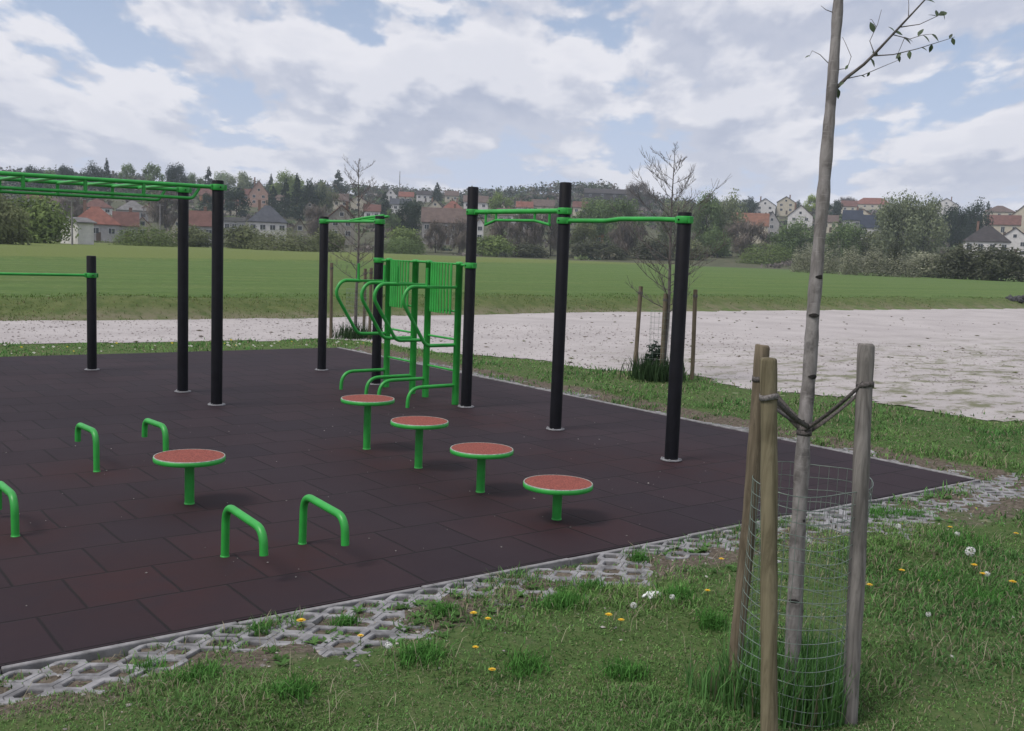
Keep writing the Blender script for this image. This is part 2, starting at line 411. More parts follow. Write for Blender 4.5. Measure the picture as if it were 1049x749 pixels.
def ground_mat():
    m, t, b = mat('grass_and_soil')
    g = t.new('ShaderNodeNewGeometry').outputs['Position']
    n1 = t.noise(g, .35, 4, .6); n2 = t.noise(g, 3.5, 5, .6); n3 = t.noise(g, 28, 5, .65); n4 = t.noise(g, 110, 3, .6)
    turf = t.mix(t.ramp(n2, .32, .68), (.080, .142, .040), (.130, .196, .058))
    turf = t.mix(t.math('MULTIPLY', t.ramp(n1, .4, .7), .45), turf, (.135, .172, .055))
    turf = t.mix(t.math('MULTIPLY', t.ramp(n3, .45, .75), .35), turf, (.16, .15, .09))
    turf = t.mix(t.math('MULTIPLY', t.ramp(n4, .5, .8), .5), turf, (.055, .075, .035))
    turf = t.mix(t.math('MULTIPLY', t.attr('near').outputs['Fac'], .85), turf, t.mix(t.ramp(n3, .35, .65), (.056, .098, .034), (.108, .130, .056)))
    st = t.noise(t.mapping(g, (.04, .9, 1)), .55, 4, .6)
    turf = t.mix(t.math('MULTIPLY', t.ramp(st, .38, .62), .45), turf, (.068, .118, .034))
    # mown stripes faint and daisies as small pale specks, far field
    vor = t.new('ShaderNodeTexVoronoi'); vor.inputs['Scale'].default_value = 2.6; t.link(g, vor.inputs['Vector'])
    far = t.ramp(t.math('LENGTH', 0.0), 0, 1) if False else None
    sp = t.math('MULTIPLY', t.math('LESS_THAN', vor.outputs['Distance'], .13), t.ramp(n1, .46, .62))
    turf = t.mix(t.math('MULTIPLY', sp, .35), turf, (.42, .44, .30))
    rough = t.mix(t.ramp(n2, .3, .7), (.115, .150, .042), (.170, .195, .065))
    c = t.mix(t.math('MULTIPLY', t.attr('rough').outputs['Fac'], .85), turf, rough)
    bankc = t.mix(t.ramp(n2, .3, .7), (.085, .118, .042), (.140, .160, .066))
    bankc = t.mix(t.math('MULTIPLY', t.ramp(n3, .4, .7), .5), bankc, (.05, .07, .02))
    c = t.mix(t.math('MULTIPLY', t.attr('bank').outputs['Fac'], .9), c, bankc)
    c = t.mix(t.math('MULTIPLY', t.attr('bfoot').outputs['Fac'], t.ramp(n2, .25, .6)), c, (.18, .165, .11))
    hc = t.mix(t.ramp(n1, .35, .65), (.07, .08, .045), (.115, .112, .075))
    c = t.mix(t.attr('hillm').outputs['Fac'], c, hc)
    soil = t.mix(t.ramp(n3, .3, .7), (.075, .060, .047), (.175, .148, .118))
    sm = t.math('MULTIPLY', t.attr('soil').outputs['Fac'], 1.0)
    sm = t.ramp(t.math('ADD', sm, t.math('MULTIPLY', t.math('SUBTRACT', n2, .5), 1.1)), .35, .75)
    c = t.mix(sm, c, soil)
    t.link(c, b.inputs['Base Color']); b.inputs['Roughness'].default_value = .95; b.inputs['Specular IOR Level'].default_value = .1
    h = t.math('ADD', n3, t.math('MULTIPLY', n4, .4))
    t.link(t.bump(h, .7, .03), b.inputs['Normal'])
    return m
build_ground()

# gravel lot --------------------------------------------------------
def build_gravel():
    # triangulated fine grid clipped to the polygon, with ragged edge
    xs = np.concatenate([np.arange(-12, 8, .5), np.arange(8, 14, .12), np.arange(14, 80.1, .6)]); ys = np.arange(-10, 27, .14)
    X, Y = np.meshgrid(xs, ys)
    jx = (fbm(X*1.3, Y*1.3, 4)-.5)*.9; jy = (fbm(X*1.3+40, Y*1.3+9, 4)-.5)*.9
    ins = pip(X+jx, Y+jy, GRAV)
    ny, nx = X.shape
    Z = -.021+(fbm(X*.5, Y*.5, 3)-.5)*.012
    i, j = np.meshgrid(np.arange(ny-1), np.arange(nx-1), indexing='ij')
    keep = ins[:-1, :-1] & ins[1:, :-1] & ins[:-1, 1:] & ins[1:, 1:]
    i = i[keep]; j = j[keep]
    Fc = np.stack([i*nx+j, i*nx+j+1, (i+1)*nx+j+1, (i+1)*nx+j], -1)
    V = np.stack([X, Y, Z], -1).reshape(-1, 3)
    used = np.unique(Fc); rm = -np.ones(len(V), int); rm[used] = np.arange(len(used))
    m, t, b = mat('pale_gravel')
    g = t.new('ShaderNodeNewGeometry').outputs['Position']
    gs = t.mapping(g, (1, .55, 1))
    n1 = t.noise(g, .5, 5, .6); n2 = t.noise(g, 5, 6, .7); n3 = t.noise(g, 60, 4, .6); n4 = t.noise(t.mapping(g, (.6, 1.0, 1)), 2.2, 8, .72)
    c = t.mix(t.ramp(n1, .3, .7), (.375, .345, .340), (.47, .437, .428))
    c = t.mix(t.math('MULTIPLY', t.ramp(n2, .5, .75), .5), c, (.30, .255, .24))
    c = t.mix(t.math('MULTIPLY', t.ramp(n3, .45, .75), .4), c, (.60, .55, .54))
    v = t.new('ShaderNodeTexVoronoi'); v.inputs['Scale'].default_value = 1.5; t.link(g, v.inputs['Vector'])
    clod = t.math('MULTIPLY', t.math('LESS_THAN', v.outputs['Distance'], t.math('MULTIPLY', t.ramp(n2, .48, .75), .13)), 1.0)
    c = t.mix(t.math('MULTIPLY', clod, .75), c, (.075, .065, .05))
    gm = t.math('MULTIPLY', t.ramp(n4, .47, .62), t.attr('gr').outputs['Fac'])
    c = t.mix(t.math('MULTIPLY', gm, .85), c, (.135, .145, .068))
    t.link(c, b.inputs['Base Color']); b.inputs['Roughness'].default_value = .95; b.inputs['Specular IOR Level'].default_value = .15
    t.link(t.bump(t.math('ADD', n3, n2), .6, .03), b.inputs['Normal'])
    gr = sst((X-10)/2.5)*sst((16.5-Y)/7).clip(0, 1)
    me = np_mesh('gravel_lot', V[used], rm[Fc], m, {'gr': ('POINT', gr.reshape(-1)[used])}, True)
    tag(link('gravel_lot', me), kind='structure')
build_gravel()

# rubber mat ---------------------------------------------------------
def build_mat():
    m, t, b = mat('rubber_tiles')
    g = t.new('ShaderNodeNewGeometry').outputs['Position']
    warp = t.new('ShaderNodeVectorMath'); warp.operation = 'ADD'
    ns = t.new('ShaderNodeTexNoise'); ns.inputs['Scale'].default_value = 3.0; t.link(g, ns.inputs['Vector'])
    sc_ = t.new('ShaderNodeVectorMath'); sc_.operation = 'MULTIPLY_ADD'; t.link(ns.outputs['Color'], sc_.inputs[0]); sc_.inputs[1].default_value = (.012, .012, 0); sc_.inputs[2].default_value = (-.006, -.006, 0)
    t.link(g, warp.inputs[0]); t.link(sc_.outputs[0], warp.inputs[1])
    br = t.new('ShaderNodeTexBrick'); br.offset = .5; br.offset_frequency = 2; br.squash = 1
    t.link(t.mapping(warp.outputs[0], (1, 1, 1), (-.8237+.454*.0, -4.448+.4946*10, 0)), br.inputs['Vector'])
    br.inputs['Scale'].default_value = 1; br.inputs['Brick Width'].default_value = .454; br.inputs['Row Height'].default_value = .4946
    br.inputs['Mortar Size'].default_value = .012; br.inputs['Mortar Smooth'].default_value = .9; br.inputs['Bias'].default_value = 0
    br.inputs['Color1'].default_value = (.84, .87, .93, 1); br.inputs['Color2'].default_value = (1.16, 1.10, 1.08, 1); br.inputs['Mortar'].default_value = (1, 1, 1, 1)
    n1 = t.noise(g, .55, 4, .6); n2 = t.noise(g, 4, 5, .65); n3 = t.noise(g, 160, 3, .6); n4 = t.noise(g, 40, 4, .6)
    c = t.mix(t.ramp(n1, .36, .66), (.0200, .0108, .0150), (.0240, .0140, .0190))
    c = t.mix(t.math('MULTIPLY', t.ramp(n2, .35, .7), .6), c, (.0260, .0172, .0225))
    # reddish worn patches round the posts and stools, darkened as painted contact shade
    c = t.mix(t.math('MULTIPLY', t.attr('wear_shade').outputs['Fac'], t.ramp(n2, .2, .6)), c, (.029, .0100, .0115))
    c = t.mix(t.math('MULTIPLY', t.ramp(n3, .52, .75), .55), c, (.009, .007, .009))
    c = t.mix(t.math('MULTIPLY', t.ramp(n4, .62, .8), .35), c, (.034, .030, .035))
    c = t.mix(1.0, c, br.outputs['Color'], 'MULTIPLY')
    c = t.mix(t.math('MULTIPLY', br.outputs['Fac'], .85), c, (.0035, .0025, .003))
    t.link(c, b.inputs['Base Color']); b.inputs['Roughness'].default_value = .78; b.inputs['Specular IOR Level'].default_value = .26
    h = t.math('SUBTRACT', t.math('MULTIPLY', n3, .25), br.outputs['Fac'])
    t.link(t.bump(h, .55, .006), b.inputs['Normal'])
    xs = np.arange(MX0, MX1+.001, (MX1-MX0)/120); ys = np.linspace(MY0, MY1, 116)
    X, Y = np.meshgrid(xs, ys); ny, nx = X.shape
    wear_shade = np.zeros_like(X)
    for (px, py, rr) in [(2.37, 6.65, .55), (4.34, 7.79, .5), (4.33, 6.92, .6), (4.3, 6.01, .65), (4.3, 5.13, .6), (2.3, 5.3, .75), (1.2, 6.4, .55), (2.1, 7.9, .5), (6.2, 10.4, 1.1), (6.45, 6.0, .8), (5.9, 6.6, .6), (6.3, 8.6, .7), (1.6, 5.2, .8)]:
        wear_shade = np.maximum(wear_shade, np.exp(-((X-px)**2+(Y-py)**2)/rr**2))
    Z = (fbm(X*1.2+5, Y*1.2, 2)-.5)*.006
    i, j = np.meshgrid(np.arange(ny-1), np.arange(nx-1), indexing='ij')
    top = np.stack([i*nx+j, i*nx+j+1, (i+1)*nx+j+1, (i+1)*nx+j], -1).reshape(-1, 4)
    n = nx*ny
    V = np.stack([X, Y, Z], -1).reshape(-1, 3); rim = np.concatenate([np.arange(nx), nx*np.arange(1, ny)+nx-1, (ny-1)*nx+np.arange(nx-2, -1, -1), nx*np.arange(ny-2, 0, -1)])
    low = V[rim].copy(); low[:, 2] = -.05
    k = len(rim); q = np.arange(k)
    side = np.stack([n+q, n+(q+1) % k, rim[(q+1) % k], rim[q]], -1)
    me = np_mesh('playground_mat', np.concatenate([V, low]), np.concatenate([top, side]), m, {'wear_shade': ('POINT', np.concatenate([wear_shade.ravel(), np.zeros(k)]))}, False)
    tag(link('playground_mat', me), kind='structure')
build_mat()
# kerb edging
MT['kerb'] = simple('grey_concrete_kerb', (.22, .215, .218), .9, .3, 12, .4, .2)
kb = MB()
x = -3.2
while x < MX1-.05:
    L = min(1.0, MX1+.07-x); kb.box((x+L/2, MY0-.022+random.uniform(-.003, .003), -.054+random.uniform(-.003, .003)), (L-.005, .032, .11), None, .006); x += L
y = MY0+.01
while y < MY1:
    L = min(1.0, MY1-y); kb.box((MX1+.034+random.uniform(-.004, .004), y+L/2, -.047+random.uniform(-.004, .004)), (.055, L-.006, .11), None, .006); y += L
tag(kb.build('kerb', MT['kerb']), kind='structure')

# lattice pavers -------------------------------------------------------
MT['paver'] = simple('weathered_concrete_paver', (.225, .222, .228), .92, .42, 9, .6, .2, 0, .004)
def build_pavers():
    """honeycomb grass pavers: blocks of hexagonal cells with chunky walls, each block sunk and tilted a little differently"""
    mb = MB(); CX, RH = .178, .102; sd, tp = .20, .80
    hx = [(CX/2, -RH*sd), (CX/2, RH*sd), (0, RH*tp), (-CX/2, RH*sd), (-CX/2, -RH*sd), (0, -RH*tp)]
    def cells(nx, ny, P, key):
        for i in range(nx):
            for j in range(ny):
                bi, bj = i//3, j//3
                rs = random.Random(bi*91+bj*17+key); tz = rs.uniform(-.010, .005); tx = rs.uniform(-.03, .03); ty = rs.uniform(-.03, .03); gx = rs.uniform(-.006, .006); gy = rs.uniform(-.006, .006)
                if random.random() < .04: continue
                cx = i*CX+(j % 2)*CX/2+gx; cy = j*RH+gy; w = random.uniform(.56, .63); w2 = w-.02+random.uniform(-.03, .03); bc = ((bi*3+1.5)*CX, (bj*3+1)*RH)
                def Z(q, dz):
                    x, y = P(q[0], q[1]); return Vector((x, y, -.004+tz+(q[0]-bc[0])*tx+(q[1]-bc[1])*ty+dz))
                o = [(cx+a*.99, cy+b*.985) for a, b in hx]; n = [(cx+a*w+random.uniform(-.003, .003), cy+b*w2+random.uniform(-.003, .003)) for a, b in hx]
                lin = [(cx+(a-cx)*1.08, cy+(b-cy)*1.08) for a, b in n]; lip = [(cx+(a-cx)*.975, cy+(b-cy)*.975) for a, b in o]
                rings = [[Z(q, -.06) for q in o], [Z(q, -.004) for q in o], [Z(q, 0) for q in lip], [Z(q, 0) for q in lin], [Z(q, -.005) for q in n], [Z(q, -.06) for q in n]]
                vs = [v for rg in rings for v in rg]
                mb.add(vs, [(a*6+k, a*6+(k+1) % 6, (a+1)*6+(k+1) % 6, (a+1)*6+k) for a in range(5) for k in range(6)])
    cells(62, 8, lambda a, b: (-2.0+a, MY0-.100-b), 5)
    cells(66, 4, lambda a, b: (MX1+.115+b, 4.25+a), 11)
    o = mb.build('lattice_paving', MT['paver'])
    bm = bmesh.new(); bm.from_mesh(o.data); bmesh.ops.recalc_face_normals(bm, faces=bm.faces); bm.to_mesh(o.data); bm.free()
    tag(o, kind='structure')
build_pavers()

# ------------------------------------------------------------------ grass blades
def blades(name, P, L, W, lean, col, kind='stuff', curve=.5):
    n = len(P); a = rng.random(n)*2*PI; d = np.stack([np.cos(a), np.sin(a), np.zeros(n)], -1); s = np.stack([-np.sin(a), np.cos(a), np.zeros(n)], -1)
    up = np.array([0, 0, 1.0]); L = L[:, None]; W = W[:, None]; le = lean[:, None]
    p0 = P; p1 = P+up*L*.55*np.cos(le*.6)+d*L*.55*np.sin(le*.6); p2 = p1+(up*np.cos(le*(1+curve))+d*np.sin(le*(1+curve)))*L*.45
    V = np.stack([p0-s*W*.5, p0+s*W*.5, p1-s*W*.42, p1+s*W*.42, p2-s*W*.06, p2+s*W*.06], 1).reshape(-1, 3)
    b = np.arange(n)*6
    Fc = np.concatenate([np.stack([b, b+1, b+3, b+2], -1), np.stack([b+2, b+3, b+5, b+4], -1)])
    C = np.repeat(col, 6, 0)
    me = np_mesh(name, V, Fc, MT['blade'], {'col': ('POINT', C)})
    return tag(link(name, me), kind=kind)
def grass_cols(n, x, y, dry=.16):
    g = fbm(x*1.3+8, y*1.3, 3)[:, None]; t = rng.random((n, 1))
    c = np.array([.080, .205, .066])*(1-g)+np.array([.200, .325, .105])*g
    c = c*(.35+1.25*t)
    dd = (rng.random(n) < dry*(.3+1.6*fbm(x*2.2, y*2.2+50, 3)))
    c[dd] = np.array([.36, .32, .22])*(.6+.6*rng.random((dd.sum(), 1)))
    return c
def scatter(n, r0, r1, half=.56):
    r_ = np.sqrt(rng.random(n)*(r1**2-r0**2)+r0**2); a = YAW+(rng.random(n)*2-1)*half
    return r_*np.sin(a), r_*np.cos(a)
def lawn():
    xs, ys, Ls, Ws = [], [], [], []
    for (n, r0, r1, L, W) in [(250000, 2.2, 4.2, .034, .0042), (210000, 4.2, 7.5, .036, .006), (120000, 7.5, 13, .045, .010), (80000, 13, 21, .05, .017)]:
        x, y = scatter(n, r0, r1); d = paver_d(x, y)
        jx = (fbm(x*1.3, y*1.3, 4)-.5)*.9; jy = (fbm(x*1.3+40, y*1.3+9, 4)-.5)*.9
        fe = .32*np.abs(rng.normal(size=n)); fa = rng.random(n)*6.28
        k = (d > .01) & ~(pip(x+jx+fe*np.cos(fa), y+jy+fe*np.sin(fa), GRAV) & pip(x+jx, y+jy, GRAV)) & (y-far_line(x) < -.2)
        dens = .5+.8*sst((fbm(x*1.1+3, y*1.1+20, 4)-.32)/.3)
        pv = (d < .75) & (y < 16) & (x < 9)
        soilm = sst(1.0-(d-.25)/np.where(y < MY0, .55, .4))
        dens = np.where(d < .9, dens*np.clip(1-.82*soilm+.5*sst((fbm(x*4+9, y*4, 2)-.5)/.15), .1, 1), dens)
        dens *= 1-.8*np.exp(-(((x-7.6)/1.2)**2+((y-3.75)/.38)**2))
        dens *= 1-.35*sst((fbm(x*.9+33, y*.9+12, 4)-.50)/.12)*((y < 4.3) & (x < 8))
        cl = fbm(x*5+1, y*5+7, 2); dens *= .55+.9*sst((cl-.35)/.3)
        k &= rng.random(n) < dens
        x, y, cl = x[k], y[k], cl[k]
        tall = .55+1.0*sst((fbm(x*2.1+60, y*2.1, 3)-.4)/.3)
        edge = np.where((paver_d(x, y) < .14) & (paver_d(x, y) > 0), 1.5, 1.0)
        xs.append(x); ys.append(y); Ls.append(L*tall*edge*(.45+.9*rng.random(len(x)))); Ws.append(np.full(len(x), W)*(.7+.6*rng.random(len(x))))
    x = np.concatenate(xs); y = np.concatenate(ys); L = np.concatenate(Ls); W = np.concatenate(Ws); n = len(x)
    P = np.stack([x, y, zg(x, y)-.004], -1)
    P0 = P
    blades('lawn_grass', P, L, W, .35+1.1*rng.random(n), grass_cols(n, x, y, .15))
lawn()
def straw():
    n = 2600; x, y = scatter(n, 2.3, 8); d = paver_d(x, y); k = (d > .2) & ~pip(x, y, GRAV) & (rng.random(n) < .3+1.6*sst((fbm(x*1.4+30, y*1.4, 3)-.48)/.18)); x, y = x[k], y[k]; n = len(x)
    c = np.array([[.40, .37, .26]])*(.5+.8*rng.random((n, 1)))
    blades('dry_straw', np.stack([x, y, zg(x, y)+.006], -1), .05+.11*rng.random(n), np.full(n, .0028), 1.0+.5*rng.random(n), c, curve=.25)
straw()
def bank_tufts():
    n = 150000; r_ = 21+39*rng.random(n)**1.6; a = YAW+(rng.random(n)*2-1)*.54; x = r_*np.sin(a); y = r_*np.cos(a); b = y-far_line(x)
    k = (b > -.15) & (b < 2.8) & (rng.random(n) < np.where(b < 2.2, .95, .45)*(.35+.9*sst((fbm(x*.9, y*.9+70, 3)-.35)/.3))); x, y, b = x[k], y[k], b[k]; n = len(x)
    g = fbm(x*.7+4, y*.7, 3)[:, None]; t_ = rng.random((n, 1)); top = np.clip((b[:, None]-1.2)/1.5, 0, 1)
    c = (np.array([.085, .145, .042])*(1-g)+np.array([.18, .22, .08])*g)*(1-top)+np.array([.095, .165, .042])*top; c = c*(.55+.9*t_)
    dd = rng.random(n) < np.where(b < .9, .22, .04); c[dd] = np.array([.26, .22, .13])*(.6+.6*rng.random((dd.sum(), 1)))
    blades('meadow_grass', np.stack([x, y, zg(x, y)-.01], -1), np.where(b < 2.2, .055, .05)*(.5+.9*rng.random(n)), .008+.0004*r_[k], .3+.8*rng.random(n), c)
bank_tufts()
def lawn_tufts():
    X, Y, L = [], [], []
    for (px, py, rr, h, n) in [(575, 622, .10, .075, 420), (603, 607, .09, .07, 320), (430, 688, .10, .07, 360), (352, 648, .06, .05, 320), (655, 578, .07, .06, 200), (912, 508, .16, .08, 420), (902, 534, .15, .08, 380), (936, 530, .12, .07, 260), (455, 628, .07, .06, 220), (690, 612, .10, .07, 300), (540, 700, .11, .06, 300), (640, 700, .10, .07, 300), (300, 725, .09, .06, 260), (985, 560, .2, .07, 420), (960, 600, .14, .07, 320), (200, 705, .09, .06, 260), (730, 645, .08, .09, 260), (150, 690, .06, .06, 160), (265, 655, .06, .06, 160), (1010, 620, .15, .07, 320)]:
        p = spot(px, py)[0]; X.append(p.x+rng.normal(0, rr*.55, n)); Y.append(p.y+rng.normal(0, rr*.45, n)); L.append(h*(.4+.9*rng.random(n)))
    x, y, L = map(np.concatenate, (X, Y, L)); k = paver_d(x, y) > .02; x, y, L = x[k], y[k], L[k]; n = len(x)
    c = np.array([[.10, .25, .06]])*(.45+1.0*rng.random((n, 1)))
    blades('lawn_tufts', np.stack([x, y, zg(x, y)-.005], -1), L, .0038+.003*rng.random(n), .2+.75*rng.random(n), c, curve=.8)
lawn_tufts()
def tall_grass():
    n = 1500; a = rng.random(n)*2*PI; r_ = .27*np.sqrt(rng.random(n)); x = 3.37+r_*np.cos(a); y = 2.50+r_*np.sin(a)
    m = 240; x2 = 3.16+rng.normal(0, .06, m); y2 = 2.66+rng.normal(0, .12, m)
    x = np.concatenate([x, x2]); y = np.concatenate([y, y2]); n += m
    L = np.concatenate([.12+.20*rng.random(n-m), .08+.13*rng.random(m)])
    c = np.array([[.11, .235, .075]])*(.6+.9*rng.random((n, 1)))
    dd = rng.random(n) < .05; c[dd] = [.25, .23, .15]
    blades('tall_grass', np.stack([x, y, zg(x, y)-.01], -1), L, np.full(n, .0065), .08+.38*rng.random(n), c, curve=.9)
    # dark tuft inside the guard of the middle young tree and round the far one
    for nm, cx, cy, w, h, k in (('tuft_grass', 10.68, 10.62, .17, .30, 700), ('tuft_grass', 9.6, 17.8, .2, .24, 380)):
        x = cx+rng.normal(0, w, k); y = cy+rng.normal(0, w, k)
        blades(nm, np.stack([x, y, np.full(k, -.02)], -1), h*(.4+rng.random(k)), np.full(k, .016), .1+.5*rng.random(k), np.array([[.045, .080, .036]])*(.6+.8*rng.random((k, 1))))
tall_grass()
def leafy_weeds():
    """flat rosettes and clover patches in the lawn, and clods on the gravel"""
    cs = []
    for (px, py) in [(2.13, 4.05), (2.45, 3.97), (2.75, 3.95), (2.36, 3.78), (3.3, 3.98), (4.45, 3.75), (5.5, 3.7), (6.6, 3.8), (3.0, 4.2), (2.62, 4.22), (1.9, 3.8), (4.6, 4.2), (5.2, 4.1), (7.3, 4.25)]:
        for k in range(random.randint(4, 9)): cs.append((px+random.gauss(0, .10), py+random.gauss(0, .07)))
    P, C, S, D = [], [], [], []
    for (cx, cy) in cs:
        n = random.randint(12, 20); g = random.uniform(.7, 1.3)
        for i in range(n):
            a = random.random()*2*PI; P.append((cx, cy)); D.append(a); S.append(random.uniform(.02, .048)); C.append((.12*g, .23*g, .075*g))
    P = np.array(P); n = len(P); z = zg(P[:, 0], P[:, 1]); D = np.array(D); S = np.array(S)[:, None]
    d = np.stack([np.cos(D), np.sin(D), .35+.4*rng.random(n)], -1); s = np.stack([-np.sin(D), np.cos(D), np.zeros(n)], -1); p = np.stack([P[:, 0], P[:, 1], z], -1)
    V = np.stack([p, p+d*S*.55-s*S*.2, p+d*S-np.array([0, 0, .15])*S, p+d*S*.55+s*S*.2], 1).reshape(-1, 3); b = np.arange(n)*4
    me = np_mesh('lawn_weeds', V, np.stack([b, b+1, b+2, b+3], -1), MT['blade'], {'col': ('POINT', np.repeat(np.array(C), 4, 0))})
    tag(link('lawn_weeds', me), kind='stuff')
    # tiny white and pale daisies in the strips
    n = 1500; x, y = scatter(n, 13, 19); d = paver_d(x, y); k = (y > 16.1) & (y < 17.5) & (x < 9.3) & (rng.random(n) < .35+.8*sst((fbm(x*1.5, y*1.5, 2)-.45)/.2)); x1, y1 = x[k], y[k]
    x, y = scatter(900, 3, 11); d = paver_d(x, y); k = (d > .3) & ~pip(x, y, GRAV) & (x > 3.5) & (rng.random(900) < .13); x2, y2 = x[k], y[k]
    x = np.concatenate([x1, x2]); y = np.concatenate([y1, y2]); n = len(x); z = zg(x, y)+np.where(y > 14, .05, .03); s = np.where(y > 14, .022, .008)*(.6+.8*rng.random(n))
    p = np.stack([x, y, z], -1); ax = np.array([1, 0, 0])*s[:, None]; ay = np.array([0, .8, .5])*s[:, None]
    V = np.stack([p-ax, p-ay, p+ax, p+ay], 1).reshape(-1, 3); b = np.arange(n)*4
    col = np.where(rng.random((n, 1)) < .75, np.array([[.62, .62, .55]]), np.array([[.6, .48, .06]]))
    me = np_mesh('daisies', V, np.stack([b, b+1, b+2, b+3], -1), MT['blade'], {'col': ('POINT', np.repeat(col, 4, 0))})
    tag(link('daisies', me), kind='stuff')
leafy_weeds()
def lumps(name, P, S, C, sq=.5):
    """many small irregular stones/clods in one stuff mesh"""
    base = np.array([(1, 0, 0), (-1, 0, 0), (0, 1, 0), (0, -1, 0), (0, 0, 1), (0, 0, -1.)]); fs = np.array([(0, 2, 4), (2, 1, 4), (1, 3, 4), (3, 0, 4), (2, 0, 5), (1, 2, 5), (3, 1, 5), (0, 3, 5)])
    n = len(P); V = base[None]*(.6+.7*rng.random((n, 6, 1)))*S[:, None, None]; V[:, :, 2] *= sq
    a = rng.random(n)*6.28; c, s = np.cos(a)[:, None], np.sin(a)[:, None]; vx = V[:, :, 0]*c-V[:, :, 1]*s; vy = V[:, :, 0]*s+V[:, :, 1]*c; V = np.stack([vx, vy, V[:, :, 2]], -1)+P[:, None]
    Fc = (fs[None]+np.arange(n)[:, None, None]*6).reshape(-1, 3)
    me = np_mesh(name, V.reshape(-1, 3), Fc, MT['debris'], {'col': ('POINT', np.repeat(C, 6, 0))})
    return tag(link(name, me), kind='stuff')
n = 1500; x, y = scatter(n, 10.5, 40, .55); k = pip(x, y, GRAV) & (rng.random(n) < .2+.9*sst((fbm(x*.5, y*.9, 3)-.45)/.2)); x, y = x[k], y[k]
C = np.where(rng.random((len(x), 1)) < .55, np.array([[.10, .085, .06]]), np.array([[.10, .11, .045]]))*(.6+.8*rng.random((len(x), 1)))
lumps('gravel_clods', np.stack([x, y, np.full(len(x), -.012)], -1), .018+.05*rng.random(len(x))**3, C, .25)
n = 9000; x, y = scatter(n, 8.5, 26, .55); k = pip(x, y, GRAV); x, y = x[k], y[k]
lumps('gravel_stones', np.stack([x, y, np.full(len(x), -.018)], -1), .010+.022*rng.random(len(x))**3, np.array([[.32, .29, .28]])*(.6+.6*rng.random((len(x), 1))), .55)
n = 150; x = rng.uniform(.5, 7.5, n); y = rng.uniform(4.5, 10, n)
lumps('mat_grit', np.stack([x, y, np.full(n, .004)], -1), .0035+.006*rng.random(n)**2, np.array([[.34, .32, .30]])*(.3+.8*rng.random((n, 1))), .5)
n = 900; x = rng.uniform(.6, 9, n); y = MY0-.1-np.abs(rng.normal(0, .38, n)); k = y > 2.9
lumps('paving_grit', np.stack([x[k], y[k], zg(x[k], y[k])+.002], -1), .004+.012*rng.random(k.sum())**3, np.array([[.36, .33, .31]])*(.35+.8*rng.random((k.sum(), 1))), .5)

# dandelions ---------------------------------------------------------
MT['yellow'] = simple('yellow_petals', (.72, .46, .02), .7, .2, 60)
MT['puff'] = simple('white_seed_head', (.62, .62, .6), .9, .1, 60)
MT['stalk'] = simple('flower_stalk', (.10, .13, .05), .7, .3, 20)
def dandelion(kind, label, loc, h, s):
    o = thing('dandelion', label, 'dandelion', loc, random.random()*6, 'dandelions in the grass')
    mb = MB(); tip = Vector((random.uniform(-.2, .2)*h, random.uniform(-.2, .2)*h, h)); mb.tube([(0, 0, -.01), tip*.5+Vector((.004, 0, 0)), tip], .0022, 5); mb.build('stalk', MT['stalk'], o)
    mb = MB()
    if kind == 'y':
        for ring, (rr, up, m) in enumerate([(s, .15, 16), (s*.75, .45, 13), (s*.45, .9, 9)]):
            for i in range(m):
                a = 2*PI*i/m+ring*.3; d = Vector((math.cos(a), math.sin(a), up*random.uniform(.7, 1.3))).normalized(); w = Vector((-math.sin(a), math.cos(a), 0))*s*.16
                mb.add([tip-w*.5, tip+w*.5, tip+d*rr+w*.6, tip+d*rr-w*.6], [(0, 1, 2, 3)])
        mb.build('flower', MT['yellow'], o)
    else:
        for i in range(110):
            d = Vector((random.gauss(0, 1), random.gauss(0, 1), random.gauss(0, 1))).normalized(); w = d.orthogonal().normalized()*s*.17; e = d.cross(w)
            c = tip+d*s; mb.add([c-w, c-e, c+w, c+e], [(0, 1, 2, 3)])
            mb.add([tip, c+w*.06, c-w*.06], [(0, 1, 2)])
        mb.build('seed_head', MT['puff'], o)
def gp(px, py):
    p, k = spot(px, py); return p
